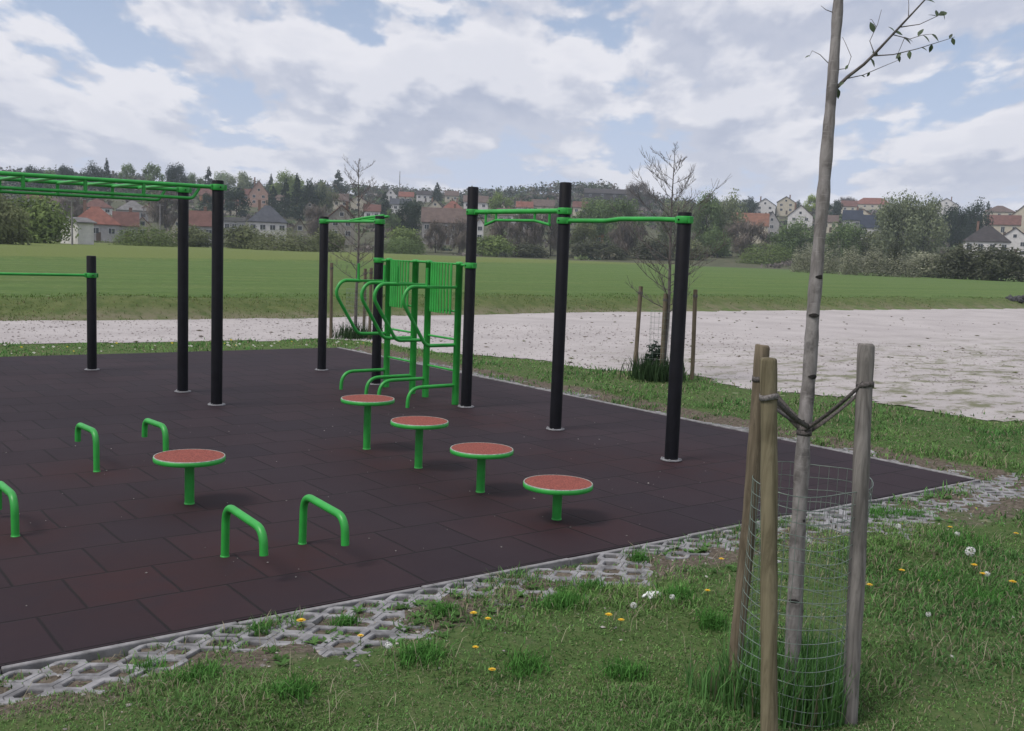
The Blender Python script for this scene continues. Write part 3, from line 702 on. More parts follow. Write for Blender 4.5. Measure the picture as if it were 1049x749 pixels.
for (px, py, k, lab, s) in [
    (308, 646, 'y', 'yellow dandelion flower rising between the concrete lattice pavers', .022),
    (483, 641, 'y', 'yellow dandelion at the right end of the leafy weed patch by the pavers', .018),
    (500, 650, 'y', 'yellow dandelion just below the weeds beside the lattice paving', .015),
    (370, 670, 'y', 'yellow dandelion in the leafy weed patch below the bright green cushion plant', .015),
    (396, 678, 'p', 'white dandelion seed head in the weed patch below the lattice paving', .016),
    (483, 692, 'y', 'yellow dandelion low in the grass below the weeds', .014),
    (502, 706, 'y', 'yellow dandelion nearest the bottom middle of the lawn', .016),
    (622, 646, 'y', 'yellow dandelion left of the white paper scrap', .018),
    (634, 657, 'y', 'yellow dandelion on a long bent stalk below the white paper scrap', .016),
    (646, 636, 'p', 'white dandelion seed head just left of the white paper scrap', .016),
    (724, 621, 'y', 'yellow dandelion in the grass left of the tree guard', .015),
    (737, 580, 'y', 'yellow dandelion by the leaning left stake', .016),
    (687, 632, 'p', 'small white seed head right of the white paper scrap', .014),
    (889, 606, 'y', 'yellow dandelion close to the right stake of the tree guard', .017),
    (925, 595, 'y', 'yellow dandelion right of the weathered grey stake', .018),
    (919, 548, 'p', 'white dandelion seed head on the bare soil near the mat corner', .018),
    (988, 582, 'p', 'largest white dandelion seed head, right of the tree guard', .030),
    (997, 591, 'y', 'yellow dandelion beside the largest seed head', .020),
    (1006, 598, 'y', 'yellow dandelion with a pale seed head at its side', .018),
    (1010, 600, 'p', 'seed head touching a yellow dandelion right of the largest seed head', .017),
    (1034, 610, 'y', 'yellow dandelion nearest the right edge of the lawn', .021),
    (1041, 558, 'y', 'yellow dandelion farther back by the right edge of the lawn', .017),
    (980, 553, 'p', 'pale seed head by the worn soil below the mat corner', .016),
    (974, 545, 'y', 'small yellow dandelion on the edge of the worn soil', .016),
    (952, 637, 'p', 'small white seed head alone in the lower right grass', .013)]:
    p = gp(px, py+4); dandelion(k, lab, p, .055 if s < .025 else .09, s)
# scrap of paper
p = gp(669, 617); o = thing('paper_scrap', 'crumpled white scrap of paper lying on the grass', 'litter', (p.x, p.y, p.z+.02))
mb = MB(); N = 9
for i in range(N):
    for j in range(N):
        pass
vs = []
for i in range(N):
    for j in range(N):
        a = (i/(N-1)-.5)*2; b_ = (j/(N-1)-.5)*2; q = math.hypot(a, b_); k = max(abs(a), abs(b_))/max(q, 1e-6); e = k*(1+.12*math.sin(5*math.atan2(a, b_+.001)))
        vs.append((a*e*.062, b_*e*.040, .010*math.sin(4*a+2*b_)+.008*math.cos(5*b_-a)+.004*random.uniform(-1, 1)))
mb.add(vs, [(i*N+j, (i+1)*N+j, (i+1)*N+j+1, i*N+j+1) for i in range(N-1) for j in range(N-1)], True)
sh = mb.build('paper', MT['litter'], o); md = sh.modifiers.new('t', 'SOLIDIFY'); md.thickness = .002

# ------------------------------------------------------------------ play equipment
G_, B_ = MT['green'], MT['black']
def post(parent, x, y, h, r=.06):
    mb = MB(); mb.lathe([(r, -.05), (r, h-.008), (r-.004, h-.002), (r-.012, h), (0, h)], (x, y, 0), 28); p = mb.build('post', B_, parent)
    mb = MB(); mb.lathe([(r+.004, .001), (r+.032, .001), (r+.034, .006), (r+.032, .012), (r+.004, .014)], (x, y, 0), 28)
    for k in range(4):
        a = k*PI/2+.6; mb.lathe([(.009, .012), (.009, .022), (0, .024)], (x+(r+.02)*math.cos(a), y+(r+.02)*math.sin(a), 0), 8)
    mb.build('base_flange', MT['plate'], parent)
def clamp(parent, x, y, z, ang=0, r=.06, h=.062):
    mb = MB(); mb.lathe([(r+.001, -h/2), (r+.007, -h/2), (r+.009, -h/2+.004), (r+.009, h/2-.004), (r+.007, h/2), (r+.001, h/2)], (x, y, z), 28)
    c, s = math.cos(ang), math.sin(ang)
    mb.box((x+c*(r+.018), y+s*(r+.018), z), (.022, .05, h*.9), Matrix.Rotation(ang, 3, 'Z'), .003)
    mb.box((x-c*(r+.014), y-s*(r+.014), z), (.016, .05, h*.9), Matrix.Rotation(ang, 3, 'Z'), .003)
    for sg in (-1, 1):
        mb.tube([(x+c*(r+.03), y+s*(r+.03), z+sg*0), (x+c*(r+.036), y+s*(r+.036), z)], .008, 8)
    for sg in (-1, 1):
        e = Vector((-s, c, 0)); q = Vector((x, y, z))+e*sg*(r+.008); mb.mi = 1; mb.tube([q, q+e*sg*.007], .008, 6); mb.mi = 0
    mb.build('clamp', [G_, B_], parent)
def tubeo(name, parent, pts, r, n=12):
    mb = MB(); mb.tube(pts, r, n); return mb.build(name, G_, parent)
XR = 6.52
rig = thing('pull_up_rig', 'large black post exercise rig with green pull up bars and slatted climbing wall', 'exercise rig', (XR, 9.5, 0))
def loc(pts, o=(XR, 9.5, 0)): return [(p[0]-o[0], p[1]-o[1], p[2]-o[2]) for p in pts]
PA, PB, PF, PG, PH_ = 13.10, 11.50, 9.45, 7.86, 6.20
dy = lambda y: y-9.5
post(rig, .03, dy(PA), 2.145); post(rig, 0, dy(PB), 2.145); post(rig, 0, dy(PF), 2.45); post(rig, 0, dy(PG), 2.45); post(rig, -.05, dy(PH_), 2.145)
CA = PI/2
for (x, y, z) in [(.03, PA, 2.08), (0, PB, 2.072), (0, PF, 2.175), (0, PG, 2.172), (0, PG, 2.078), (-.05, PH_, 2.08), (0, PB, 1.588), (0, PF, 1.588)]:
    clamp(rig, x, dy(y), z, CA)
tubeo('pull_up_bar', rig, [(.03, dy(PA)-.07, 2.08), (0, dy(PB)+.07, 2.074)], .019)
tubeo('angled_grip', rig, [(.01, dy(12.30), 2.088), (.02, dy(11.9), 2.125), (.09, dy(11.55), 2.155)], .017)
tubeo('angled_grip', rig, [(.01, dy(11.98), 2.088), (.05, dy(11.75), 2.11), (.10, dy(11.45), 2.145)], .017)
tubeo('pull_up_bar', rig, [(0, dy(PF)-.07, 2.176), (0, dy(PG)+.07, 2.173)], .026)
tubeo('multi_grip', rig, fillet([(0, dy(9.20), 2.035), (0, dy(9.0), 2.086), (0, dy(8.33), 2.080), (0, dy(8.08), 2.038)], .05), .015)
for y in (9.19, 9.0, 8.33, 8.09): tubeo('strut', rig, [(0, dy(y), 2.17), (0, dy(y), 2.04 if y in (9.19, 8.09) else 2.083)], .013, 8)
tubeo('pull_up_bar', rig, fillet([(0, dy(PG)-.07, 2.078), (0, dy(7.25), 2.076), (0, dy(7.05), 2.093), (-.04, dy(6.5), 2.088), (-.05, dy(PH_)+.07, 2.08)], .15), .0215)
GY = [11.24, 10.61, 10.31, 9.67]
for i, y in enumerate(GY):
    mb = MB(); r_ = .0395; mb.lathe([(r_, -.03), (r_, 1.585), (r_+.006, 1.587), (r_+.006, 1.607), (r_, 1.617), (.02, 1.623), (0, 1.624)], (0, dy(y), 0), 20); mb.build('wall_post', G_, rig)
    # dip handle
    Y = dy(y)
    mb = MB(); mb.box((-.235, Y, 1.335), (.40, .042, .03), None, .006); mb.build('arm_rest', G_, rig)
    tubeo('dip_handle', rig, fillet([(-.40, Y, 1.337), (-.66, Y, 1.337), (-.74, Y, 1.185), (-.42, Y, .682), (-.02, Y, .682)], [.15, .16, .12], 9), .0205)
    tubeo('grip_peg', rig, [(-.425, Y, 1.34), (-.425, Y, 1.545)], .0165)
    tubeo('foot_bar', rig, fillet([(-.02, Y, .222), (-.625, Y, .218), (-.635, Y, -.03)], .17, 9), .0205)
for (ya, yb) in ((11.24, 10.61), (10.31, 9.67)):
    a, b_ = dy(ya), dy(yb)
    pn = MB(); N = 8
    lo, hi = b_+.10, a-.07
    for k in range(N):
        yy = lo+(hi-lo)*(k+.5)/N; bow = .022*math.sin(PI*(k+.5)/N)
        pn.box((-.02-bow, yy, 1.315), (.012, (hi-lo)/N*.64, .58), None, .003)
    for zz in (1.595, 1.06): pn.tube([(0, a, zz), (-.012, (a+b_)/2, zz), (0, b_, zz)], .011, 8)
    pn.build('slat_panel', G_, rig)
    for zz in (.742, .385): tubeo('rung', rig, [(0, a, zz), (0, b_, zz)], .0125, 10)
tubeo('link_bar', rig, [(0, dy(PB), 1.588), (0, dy(11.24), 1.588)], .016); tubeo('link_bar', rig, [(0, dy(PF), 1.588), (0, dy(9.67), 1.588)], .016)
tubeo('link_bar', rig, [(0, dy(10.61), 1.60), (0, dy(10.31), 1.60)], .014)

# monkey bars
mk = thing('monkey_bars', 'high monkey bars with green double rails on tall black posts, left side', 'monkey bars', (4.08, 10.63, 0))
for (x, y) in ((0, 0), (.01, 1.08), (-3.2, 0), (-3.2, 1.08)):
    post(mk, x, y, 2.385); clamp(mk, x, y, 2.312, 0)
for y in (0, 1.08):
    tubeo('top_rail', mk, [(-3.13, y, 2.295), (-.07, y, 2.312)], .021)
    tubeo('lower_rail', mk, fillet([(-2.95, y, 2.27), (-2.9, y, 2.165), (-.27, y, 2.183), (-.2, y, 2.29)], .06), .0165)
    for k in range(5): tubeo('strut', mk, [(-.77-.56*k, y, 2.30), (-.77-.56*k, y, 2.18)], .019, 8)
for k in range(9): tubeo('rung', mk, [(-.49-.28*k, .02, 2.30-.0016*k), (-.49-.28*k, 1.06, 2.30-.0016*k)], .016, 10)
# low bar
lb = thing('low_bar', 'low green exercise bar on a short black post at the left back of the mat', 'exercise bar', (3.71, 14.08, 0))
for x in (0, -1.7): post(lb, x, 0, 1.50); clamp(lb, x, 0, 1.245, PI)
tubeo('bar', lb, [(-1.64, 0, 1.245), (-.06, 0, 1.245)], .0175)

# stepping discs
DISC_GROUP = 'red topped stepping discs'
for (x, y, h, lab) in [
    (2.37, 6.65, .325, 'red stepping disc standing apart on the left among the low green hoops'),
    (4.34, 7.79, .447, 'tallest and farthest red stepping disc, in front of the slatted wall'),
    (4.33, 6.92, .385, 'second tallest red stepping disc, just right of the tallest one'),
    (4.30, 6.01, .323, 'third red stepping disc in the row, middle height'),
    (4.30, 5.13, .250, 'lowest and nearest red stepping disc at the right end of the row')]:
    o = thing('stepping_disc', lab, 'stepping disc', (x, y, 0), random.random(), DISC_GROUP); r_ = .232
    mb = MB(); mb.lathe([(.0315, -.03), (.0315, h-.03)], n=20); mb.lathe([(.0345, -.002), (.0345, .006), (.0318, .008)], n=20); mb.build('stem', G_, o)
    mb = MB(); mb.lathe([(.03, h-.048), (.075, h-.040), (.10, h-.034), (r_-.004, h-.034), (r_, h-.030), (r_, h-.006), (r_-.003, h-.004)], n=56); mb.build('rim', G_, o)
    mb = MB(); mb.lathe([(r_-.003, h-.005), (r_-.003, h+.001), (r_-.009, h+.001), (r_-.009, h-.002)], n=56); mb.build('edge_ring', MT['whiterim'], o)
    mb = MB(); mb.lathe([(r_-.009, h-.004), (r_-.010, h+.0005), (.12, h+.001), (0, h+.001)], n=56, smooth=False); mb.build('rubber_top', MT['redrub'], o)
# hoops
for (x, y, s, L, zf, lab) in [  # base, direction, reach, height of the free end
    (2.11, 7.90, 1, .53, .14, 'low green cane shaped push up bar at the far left of the mat'),
    (2.63, 7.90, 1, .53, .135, 'low green push up bar right behind the lone red stepping disc'),
    (1.245, 6.37, 1, .49, .05, 'low green push up bar cut off by the left edge of the view'),
    (2.13, 5.41, -1, .53, .145, 'nearest left low green push up bar in front of the lone red disc'),
    (2.61, 5.43, -1, .53, .125, 'low green push up bar right of its twin, nearest the paved edge')]:
    o = thing('push_up_bar', lab, 'push up bar', (x, y, 0), 0, 'low green push up bars')
    tubeo('bar', o, fillet([(0, 0, -.03), (0, .012*s, .297 if x > 1.5 else .235), (0, (L-.010)*s, .277 if x > 1.5 else .222), (0, L*s, zf)], [.105, .095], 10), .0225, 16)
    mb = MB(); mb.lathe([(.0255, -.002), (.0255, .005), (.0228, .007)], (0, 0, 0), 16); mb.build('collar', G_, o)

# ------------------------------------------------------------------ near tree with stakes, ties and wire guard
def interp(path, z):
    for a, b_ in zip(path, path[1:]):
        if a[2] <= z <= b_[2]:
            s = (z-a[2])/(b_[2]-a[2]); return Vector((a[0]+(b_[0]-a[0])*s, a[1]+(b_[1]-a[1])*s, z))
    return Vector(path[-1])
TP = [(3.345, 2.475, -.05), (3.356, 2.485, .08), (3.367, 2.495, .185), (3.395, 2.533, .61), (3.418, 2.55, .85), (3.437, 2.566, 1.083), (3.464, 2.578, 1.319), (3.482, 2.596, 1.55), (3.506, 2.611, 1.792), (3.528, 2.622, 2.0), (3.55, 2.637, 2.225), (3.578, 2.654, 2.461), (3.609, 2.674, 2.816), (3.634, 2.688, 3.052), (3.66, 2.70, 3.5), (3.67, 2.72, 4.0)]
tr = thing('young_tree', 'tall thin young tree with smooth grey trunk in the wire guard at the right front', 'tree', (3.345, 2.475, 0))
o0 = Vector((3.345, 2.475, 0))
pts = []; rad = []
for i in range(90):
    z = -.05+4.05*i/89; p = interp(TP, z); p += Vector((math.sin(z*5.1), math.cos(z*4.3), 0))*.0035
    rr = np.interp(z, [0, .2, 1.0, 2.4, 3.2, 4], [.036, .033, .0285, .0222, .016, .006])*(1+.05*math.sin(z*23)+.04*math.sin(z*57+1))
    for kz, kk in ((.95, .12), (1.34, .10), (1.62, .14), (2.03, .22), (2.16, .25), (2.74, .2)): rr *= 1+kk*math.exp(-((z-kz)/.028)**2)
    pts.append(p-o0); rad.append(float(rr))
mb = MB(); mb.tube(pts, rad, 18); mb.build('trunk', MT['bark'], tr)
cam_dir = Vector((-.6, -.79, 0))
for k, z in enumerate((.40, .72, .98, 1.30, 1.545, 1.70, 2.08, 1.12, 2.30, .60)):
    p = interp(TP, z)-o0; rr = np.interp(z, [0, 1, 2.4], [.033, .0285, .0222]); a = (-.35, .5, -.2, .35, -.1, .55, .2, -.5, .1, .4)[k]
    d = Matrix.Rotation(a, 3, 'Z') @ cam_dir; e = Vector((-d.y, d.x, 0))
    mb = MB(); vs = []; m_ = 10
    for i in range(m_):
        th = 2*PI*i/m_; u_ = math.cos(th)*.021*(1+.2*math.sin(3*th)); w_ = math.sin(th)*(.009 if k != 6 else .022)
        vs.append(p+e*u_+d*(math.sqrt(max(rr*rr-u_*u_, 0))+.001)+Vector((0, 0, w_+abs(u_)*-.2)))
    c_ = p+d*(rr+.005); vs.append(c_); mb.add(vs, [(i, (i+1) % m_, m_) for i in range(m_)], True); mb.build('bark_scar', MT['scar'], tr)
# branches
def branch(pts, r0, r1, name='branch', parent=tr, m=None):
    mb = MB(); N = len(pts); mb.tube([Vector(p)-o0 for p in pts], [r0+(r1-r0)*i/(N-1) for i in range(N)], 8); return mb.build(name, m or MT['bark2'], parent)
def P2(px, py, off=0):     # point near the trunk's own distance (4.17 m), off = metres nearer
    d = pixdir(px, py); return Vector((0, 0, EYE))+d*(4.17-off)
mainb = [P2(857, 90), P2(868, 79, .02), P2(885, 66, .05), P2(898, 53, .08), P2(912, 38, .11), P2(926, 23, .14), P2(940, 8, .17), P2(951, -4, .19), P2(966, -22, .2)]
branch(mainb, .0075, .002)
twigs = [([P2(866, 82, .02), P2(884, 77, .03), P2(905, 68, .05), P2(922, 61, .05)], .0024), ([P2(896, 62, .08), P2(915, 56, .10), P2(940, 50, .13), P2(962, 43, .14), P2(978, 38, .15)], .003),
         ([P2(914, 36, .11), P2(932, 40, .13), P2(945, 36, .15), P2(954, 35, .15)], .0022), ([P2(926, 30, .14), P2(942, 25, .16), P2(955, 19, .18), P2(968, 13, .18)], .0025),
         ([P2(896, 54, .08), P2(891, 42, .08), P2(899, 25, .07), P2(903, 10, .06)], .0022), ([P2(899, 30, .07), P2(893, 20, .06), P2(891, 20, .06)], .0014), ([P2(930, 18, .14), P2(931, 5, .13), P2(930, -8, .12)], .002),
         ([P2(861, 72), P2(868, 70, .03), P2(872, 58, .03), P2(866, 44, .03), P2(863, 38, .02)], .002), ([P2(846, 70), P2(840, 56, -.03), P2(832, 52, -.05), P2(829, 58, -.06)], .0022), ([P2(853, 15), P2(846, 10, 0), P2(841, 6, 0)], .0028), ([P2(925, 43, .11), P2(922, 50, .11), P2(919, 57, .1)], .0014)]
def dens_(pl): return [a.lerp(b, k/6) for a, b in zip(pl, pl[1:]) for k in range(7)]
WOODY = dens_(mainb); AXIS = [interp(TP, z) for z in np.linspace(1.8, 3.6, 200)]
def snap(p, pool): return min(pool, key=lambda q: (q-p).length)
for pt, r_ in twigs:
    q = snap(pt[0], WOODY+AXIS); pt = [q]+[v if i else q.lerp(pt[1], .4) for i, v in enumerate(pt)]
    branch(pt, r_, .0008, 'twig'); WOODY += dens_(pt)
upper = [([interp(TP, 3.2), interp(TP, 3.2)+Vector((-.25, .1, .4)), interp(TP, 3.2)+Vector((-.35, .12, .75))], .006), ([interp(TP, 3.4), interp(TP, 3.4)+Vector((.25, -.15, .3)), interp(TP, 3.4)+Vector((.45, -.2, .7))], .006), ([interp(TP, 3.6), interp(TP, 3.6)+Vector((.05, .2, .4))], .005)]
for pt, r_ in upper: branch(pt, r_, .001)
def leaf(c, d, L, w, n):
    d = d.normalized(); s = d.cross(n).normalized(); n = s.cross(d); mb = MB(); vs = []
    prof = [(0, .05), (.18, .62), (.42, 1), (.7, .75), (.9, .3), (1, 0.02)]
    for (t_, ww) in prof:
        dr = n*(-.18*L*t_*t_); m_ = c+d*L*t_+dr; vs += [m_-s*w*ww+n*w*.25*ww, m_, m_+s*w*ww+n*w*.25*ww]
    fs = [(3*i+k, 3*i+k+1, 3*i+k+4, 3*i+k+3) for i in range(5) for k in (0, 1)]
    mb.add([v-o0 for v in vs], fs, True); mb.build('leaf', MT['leaf'], tr)
for (px, py, off, dx, dy_, L) in [(893, 32, .07, -.3, -1, .045), (896, 65, .06, .5, .8, .04), (899, 59, .07, -.6, -.7, .03), (913, 31, .1, -.7, -.8, .035), (918, 34, .11, 1, .1, .04), (926, 36, .12, 1, .5, .045), (940, 36, .14, .5, -.9, .04), (945, 32, .15, .8, .7, .04), (953, 43, .14, -.2, 1, .032), (944, 49, .13, 1, .3, .03), (960, 32, .15, 1, .6, .045), (975, 38, .15, .2, .8, .03), (973, 36, .15, .4, -.8, .025), (957, 12, .18, -1, -.3, .035), (960, 18, .18, .2, -.9, .035), (963, 17, .18, 1, -.5, .045), (967, 14, .18, .6, .9, .025), (921, 56, .1, .3, .9, .032), (923, 57, .1, -.5, .5, .03), (931, 60, .1, -.1, 1, .035), (857, 96, 0, .3, 1, .045), (874, 68, .03, -.5, .6, .03), (863, 80, .01, -.6, .7, .03), (829, 57, -.06, -1, .3, .02), (930, 33, .12, 1, .5, .03), (892, 72, .06, -.4, .8, .02), (947, 1, .18, 1, .2, .04), (883, 78, .03, 1, .2, .02)]:
    leaf(snap(P2(px, py, off), WOODY), RX*dx-UY*dy_+_f*random.uniform(-.3, .3), L, L*.27, -_f*random.uniform(.2, 1)+UY*random.uniform(.3, 1)+RX*random.uniform(-.5, .5))

# stakes
def stake(base, top, r_, m, lab, grp='timber stakes of the near tree'):
    b_ = Vector(base); t_ = Vector(top); ob = thing('timber_stake', lab, 'stake', b_, 0, grp); d = t_-b_
    mb = MB(); N = 26; pts = []; rs = []
    for i in range(N):
        s = -.1/d.length+(1+.1/d.length)*i/(N-1); p = d*s; pts.append(p+Vector((math.sin(s*7+base[0]*9), math.cos(s*6), 0))*.0022); rs.append(r_*(1+.03*math.sin(s*21)+.02*math.sin(s*47)))
    pts += [d+d.normalized()*.006, d+d.normalized()*.009]; rs += [r_*.93, r_*.70]
    mb.tube(pts, rs, 16); mb.build('pole', m, ob); return b_, t_
SF = stake((2.99, 2.29, -.02), (3.035, 2.445, 1.39), .031, MT['woodA'], 'greenish timber stake nearest the viewer, in front of the wire guard')
SL = stake((3.23, 2.67, -.02), (3.38, 2.755, 1.40), .030, MT['woodC'], 'brown timber stake leaning behind the front stake, left of the wire guard')
SR = stake((3.41, 2.24, -.02), (3.515, 2.36, 1.44), .032, MT['woodB'], 'weathered grey timber stake right of the wire guard')
def tie(st, zs, zt, lab, pale, wd=.021):
    s = (zs-st[0].z)/(st[1].z-st[0].z); a = st[0].lerp(st[1], s); c = interp(TP, zt); o = thing('tree_tie', lab, 'tree tie', a, 0, 'woven ties holding the near tree')
    ax = (st[1]-st[0]).normalized(); mb = MB(); n = 24; rr = .0345; u_ = ax.orthogonal().normalized(); w_ = ax.cross(u_); vs = []
    for i in range(n):
        th = 2*PI*i/n
        for (q, h) in ((rr, -wd/2), (rr, wd/2)): vs.append((u_*math.cos(th)+w_*math.sin(th))*q+ax*h+Vector((0, 0, .004*math.sin(th*2))))
    mb.add(vs, [(2*i, (2*i+2) % (2*n), (2*i+3) % (2*n), 2*i+1) for i in range(n)], True)
    x_ = mb.build('stake_loop', MT['strapw' if pale else 'strap'], o); x_.modifiers.new('t', 'SOLIDIFY').thickness = .003
    mb = MB(); d = (c-a); hd = Vector((d.x, d.y, 0)).normalized(); side = Vector((-hd.y, hd.x, 0))
    for sg in (-1, 1):
        p0 = a+side*.030*sg; p1 = c+side*.026*sg; vs = []; N = 14
        for i in range(N):
            q = i/(N-1); p = p0.lerp(p1, q)+Vector((0, 0, -.012*math.sin(PI*q)+(.008*sg)))-a; tw = .5*math.sin(q*PI)*sg
            up = Vector((0, 0, 1))*math.cos(tw)+side*math.sin(tw); vs += [p-up*wd/2, p+up*wd/2]
        mb.add(vs, [(2*i, 2*i+2, 2*i+3, 2*i+1) for i in range(N-1)], True)
    x_ = mb.build('band', MT['strap'], o); x_.modifiers.new('t', 'SOLIDIFY').thickness = .003
    mb = MB(); vs = []
    for i in range(n):
        th = 2*PI*i/n
        for h in (-wd/2, wd/2): vs.append(c-a+Vector((math.cos(th)*.031, math.sin(th)*.031, h)))
    mb.add(vs, [(2*i, (2*i+2) % (2*n), (2*i+3) % (2*n), 2*i+1) for i in range(n)], True)
    x_ = mb.build('trunk_loop', MT['strap'], o); x_.modifiers.new('t', 'SOLIDIFY').thickness = .003
tie(SF, 1.255, 1.10, 'pale woven tie round the front stake', True)
tie(SL, 1.27, 1.085, 'dark woven tie from the brown leaning stake to the trunk', False)
tie(SR, 1.29, 1.07, 'woven tie running up from the trunk to the weathered grey stake', False, .02)
# wire guard
wg = thing('wire_guard', 'cylinder of galvanised wire mesh round the foot of the near young tree', 'tree guard', (3.345, 2.475, 0))
mb = MB(); NR = 18; ca = Vector((.0, .0, .0)); cb = Vector((.105, .055, .885))
def gpt(th, q):
    c = ca.lerp(cb, q); rr = .222+.018*q+.012*math.sin(2*th+1.3*q)+.008*math.sin(3*th+4*q)
    return c+Vector((rr*math.cos(th), rr*math.sin(th), .018*math.sin(th+1)*q+.006*math.sin(4*th+q*9)))
for k in range(NR):
    q = k/(NR-1); mb.tube([gpt(2*PI*i/48, q) for i in range(49)], .0015 if k < NR-1 else .0019, 5, False)
for i in range(38):
    th = 2*PI*i/38; mb.tube([gpt(th+.01*math.sin(j), j/12) for j in range(13)], .0010, 4, False)
mb.build('mesh', MT['wire'], wg)

# ------------------------------------------------------------------ two young bare trees beyond the mat
def bare_young(name, loc_, H, label, seed, stakes, guard, low, cr):
    rd = random.Random(seed); o = thing(name, label, 'tree', loc_)
    mb = MB(); pts = []; rs = []
    lean = Vector((rd.uniform(-.03, .03), rd.uniform(-.03, .03), 0))
    for i in range(26):
        q = i/25; pts.append(Vector((0, 0, -.05+H*q))+lean*q*q*3+Vector((math.sin(q*9+seed), math.cos(q*7), 0))*.012); rs.append(.034*(1-q)+.003)
    mb.tube(pts, rs, 9); mb.build('trunk', MT['bark2'], o)
    tw = MB(); nb = 42
    for k in range(nb):
        q = low+(1-low)*(k/nb)*.96; i = int(q*25); base = pts[i].lerp(pts[min(i+1, 25)], q*25-i); a = k*2.4+rd.uniform(-.4, .4)
        L = cr*(.95+.35*min(1, (q-low)/(1-low)*4)-1.0*((q-low)/(1-low))**1.5)*rd.uniform(.5, 1.3)
        d = Vector((math.cos(a), math.sin(a), rd.uniform(.15, .75))).normalized(); bp = [base]
        p = base.copy(); r0 = rs[i]*.26+.0012
        for s in range(5):
            d = (d+Vector((rd.uniform(-.15, .15), rd.uniform(-.15, .15), .06))).normalized(); p = p+d*L/5; bp.append(p.copy())
        tw.tube(bp, [r0*(1-s/5.6) for s in range(6)], 5)
        for s in range(1, 6):
            for w in range(3):
                d2 = (d+Vector((rd.uniform(-.9, .9), rd.uniform(-.9, .9), rd.uniform(0, .7)))).normalized(); l2 = L*rd.uniform(.16, .38); q0 = bp[s]
                q1 = q0+d2*l2*.5; q2 = q1+(d2+Vector((0, 0, .25))).normalized()*l2*.5; tw.tube([q0, q1, q2], [.0028, .0022, .0014], 4)
                d3 = (d2+Vector((rd.uniform(-.8, .8), rd.uniform(-.8, .8), .3))).normalized(); tw.tube([q1, q1+d3*l2*.45], [.0021, .0012], 4)
    tw.build('branches', MT['bark2'], o)
    return o
bare_young('bare_tree', (10.79, 10.58, -.02), 3.42, 'leafless young tree between three thin stakes right of the tallest rig post', 5, None, None, .30, .74)
bare_young('bare_tree', (9.62, 17.80, -.02), 3.5, 'leafless young tree seen between the two left posts of the pull up rig', 9, None, None, .32, .62)
GA, GB = 'stakes of the bare tree right of the rig', 'stakes of the bare tree behind the rig'
for (b_, t_, lab, g) in [((10.58, 10.98, -.03), (10.74, 11.10, 1.32), 'thin leaning stake left of the bare tree beyond the mat', GA), ((10.70, 10.55, -.03), (10.76, 10.6, 1.24), 'thin stake close in front of the bare tree beyond the mat', GA), ((11.25, 10.45, -.03), (11.27, 10.5, 1.31), 'thin stake half hidden by the right end post of the rig', GA),
                   ((9.13, 17.9, -.03), (9.13, 17.92, 1.42), 'thin stake beside the leftmost rig post', GB), ((9.78, 17.55, -.03), (9.80, 17.57, 1.35), 'thin stake right in front of the farther bare tree', GB), ((9.98, 18.15, -.03), (9.99, 18.15, 1.32), 'thin stake right of the farther bare tree', GB)]:
    b0 = Vector(b_); o = thing('thin_stake', lab, 'stake', b0, 0, g); mb = MB(); d = Vector(t_)-b0
    mb.tube([d*-.03, d*.3+Vector((.004, 0, 0)), d*.7, d], .031, 9); mb.build('pole', MT['woodC'], o)
    mb = MB(); mb.lathe([(.036, -.02), (.038, 0), (.036, .02)], d*.93, 9); mb.build('band', MT['strap'], o)
for (c, lab, hh) in (((10.82, 10.66, 0), 'small wire guard round the bare tree beyond the right end of the mat', .95), ((9.62, 17.80, 0), 'small wire guard round the farther bare tree behind the rig', .9)):
    o = thing('wire_guard', lab, 'tree guard', c); mb = MB()
    for k in range(12): mb.tube([(.2*math.cos(2*PI*i/20), .2*math.sin(2*PI*i/20), .03+hh*k/11) for i in range(21)], .0016, 4, False)
    for i in range(16): mb.tube([(.2*math.cos(2*PI*i/16), .2*math.sin(2*PI*i/16), 0), (.2*math.cos(2*PI*i/16), .2*math.sin(2*PI*i/16), hh+.03)], .0014, 4, False)
    mb.build('mesh', MT['wire'], o)
# shrub inside the guard
def leaf_cloud(blobs, n, size, seed, aspect=1.0, up=0.0, shell=.45):
    g = np.random.default_rng(seed); B = np.array(blobs, float); w = B[:, 3]*B[:, 4]*B[:, 5]; w = (w**.75)/np.sum(w**.75)
    k = g.choice(len(B), n, p=w); d = g.normal(size=(n, 3)); d /= np.linalg.norm(d, axis=1)[:, None]
    r_ = g.random(n)**shell*(1+.10*g.normal(size=n)); P = B[k, :3]+d*B[k, 3:6]*r_[:, None]
    nv = 1.7*d+.75*g.normal(size=(n, 3)); nv[:, 2] += .45; nv /= np.linalg.norm(nv, axis=1)[:, None]
    a = g.normal(size=(n, 3)); a[:, 2] += up*3; a -= nv*np.sum(a*nv, 1)[:, None]; a /= np.linalg.norm(a, axis=1)[:, None]; b_ = np.cross(nv, a)
    s = (size*(.6+.8*g.random(n)))[:, None]
    V = np.stack([P-a*s*aspect, P-b_*s*.55, P+a*s*aspect, P+b_*s*.55], 1).reshape(-1, 3); i = np.arange(n)*4
    rnd = np.clip(.5+.25*g.normal(size=len(B))[k]+.2*g.normal(size=n), 0, 1)
    return V, np.stack([i, i+1, i+2, i+3], -1), rnd
V, Fc, rd_ = leaf_cloud([(0, 0, .18, .17, .17, .2), (.03, -.02, .38, .13, .13, .18)], 500, .03, 4)
o = thing('shrub', 'small dark shrub growing inside the wire guard beyond the mat', 'shrub', (10.72, 10.78, -.02)); link('foliage', np_mesh('foliage', V, Fc, LEAF['dark'], {'rnd': ('FACE', rd_)}), o)

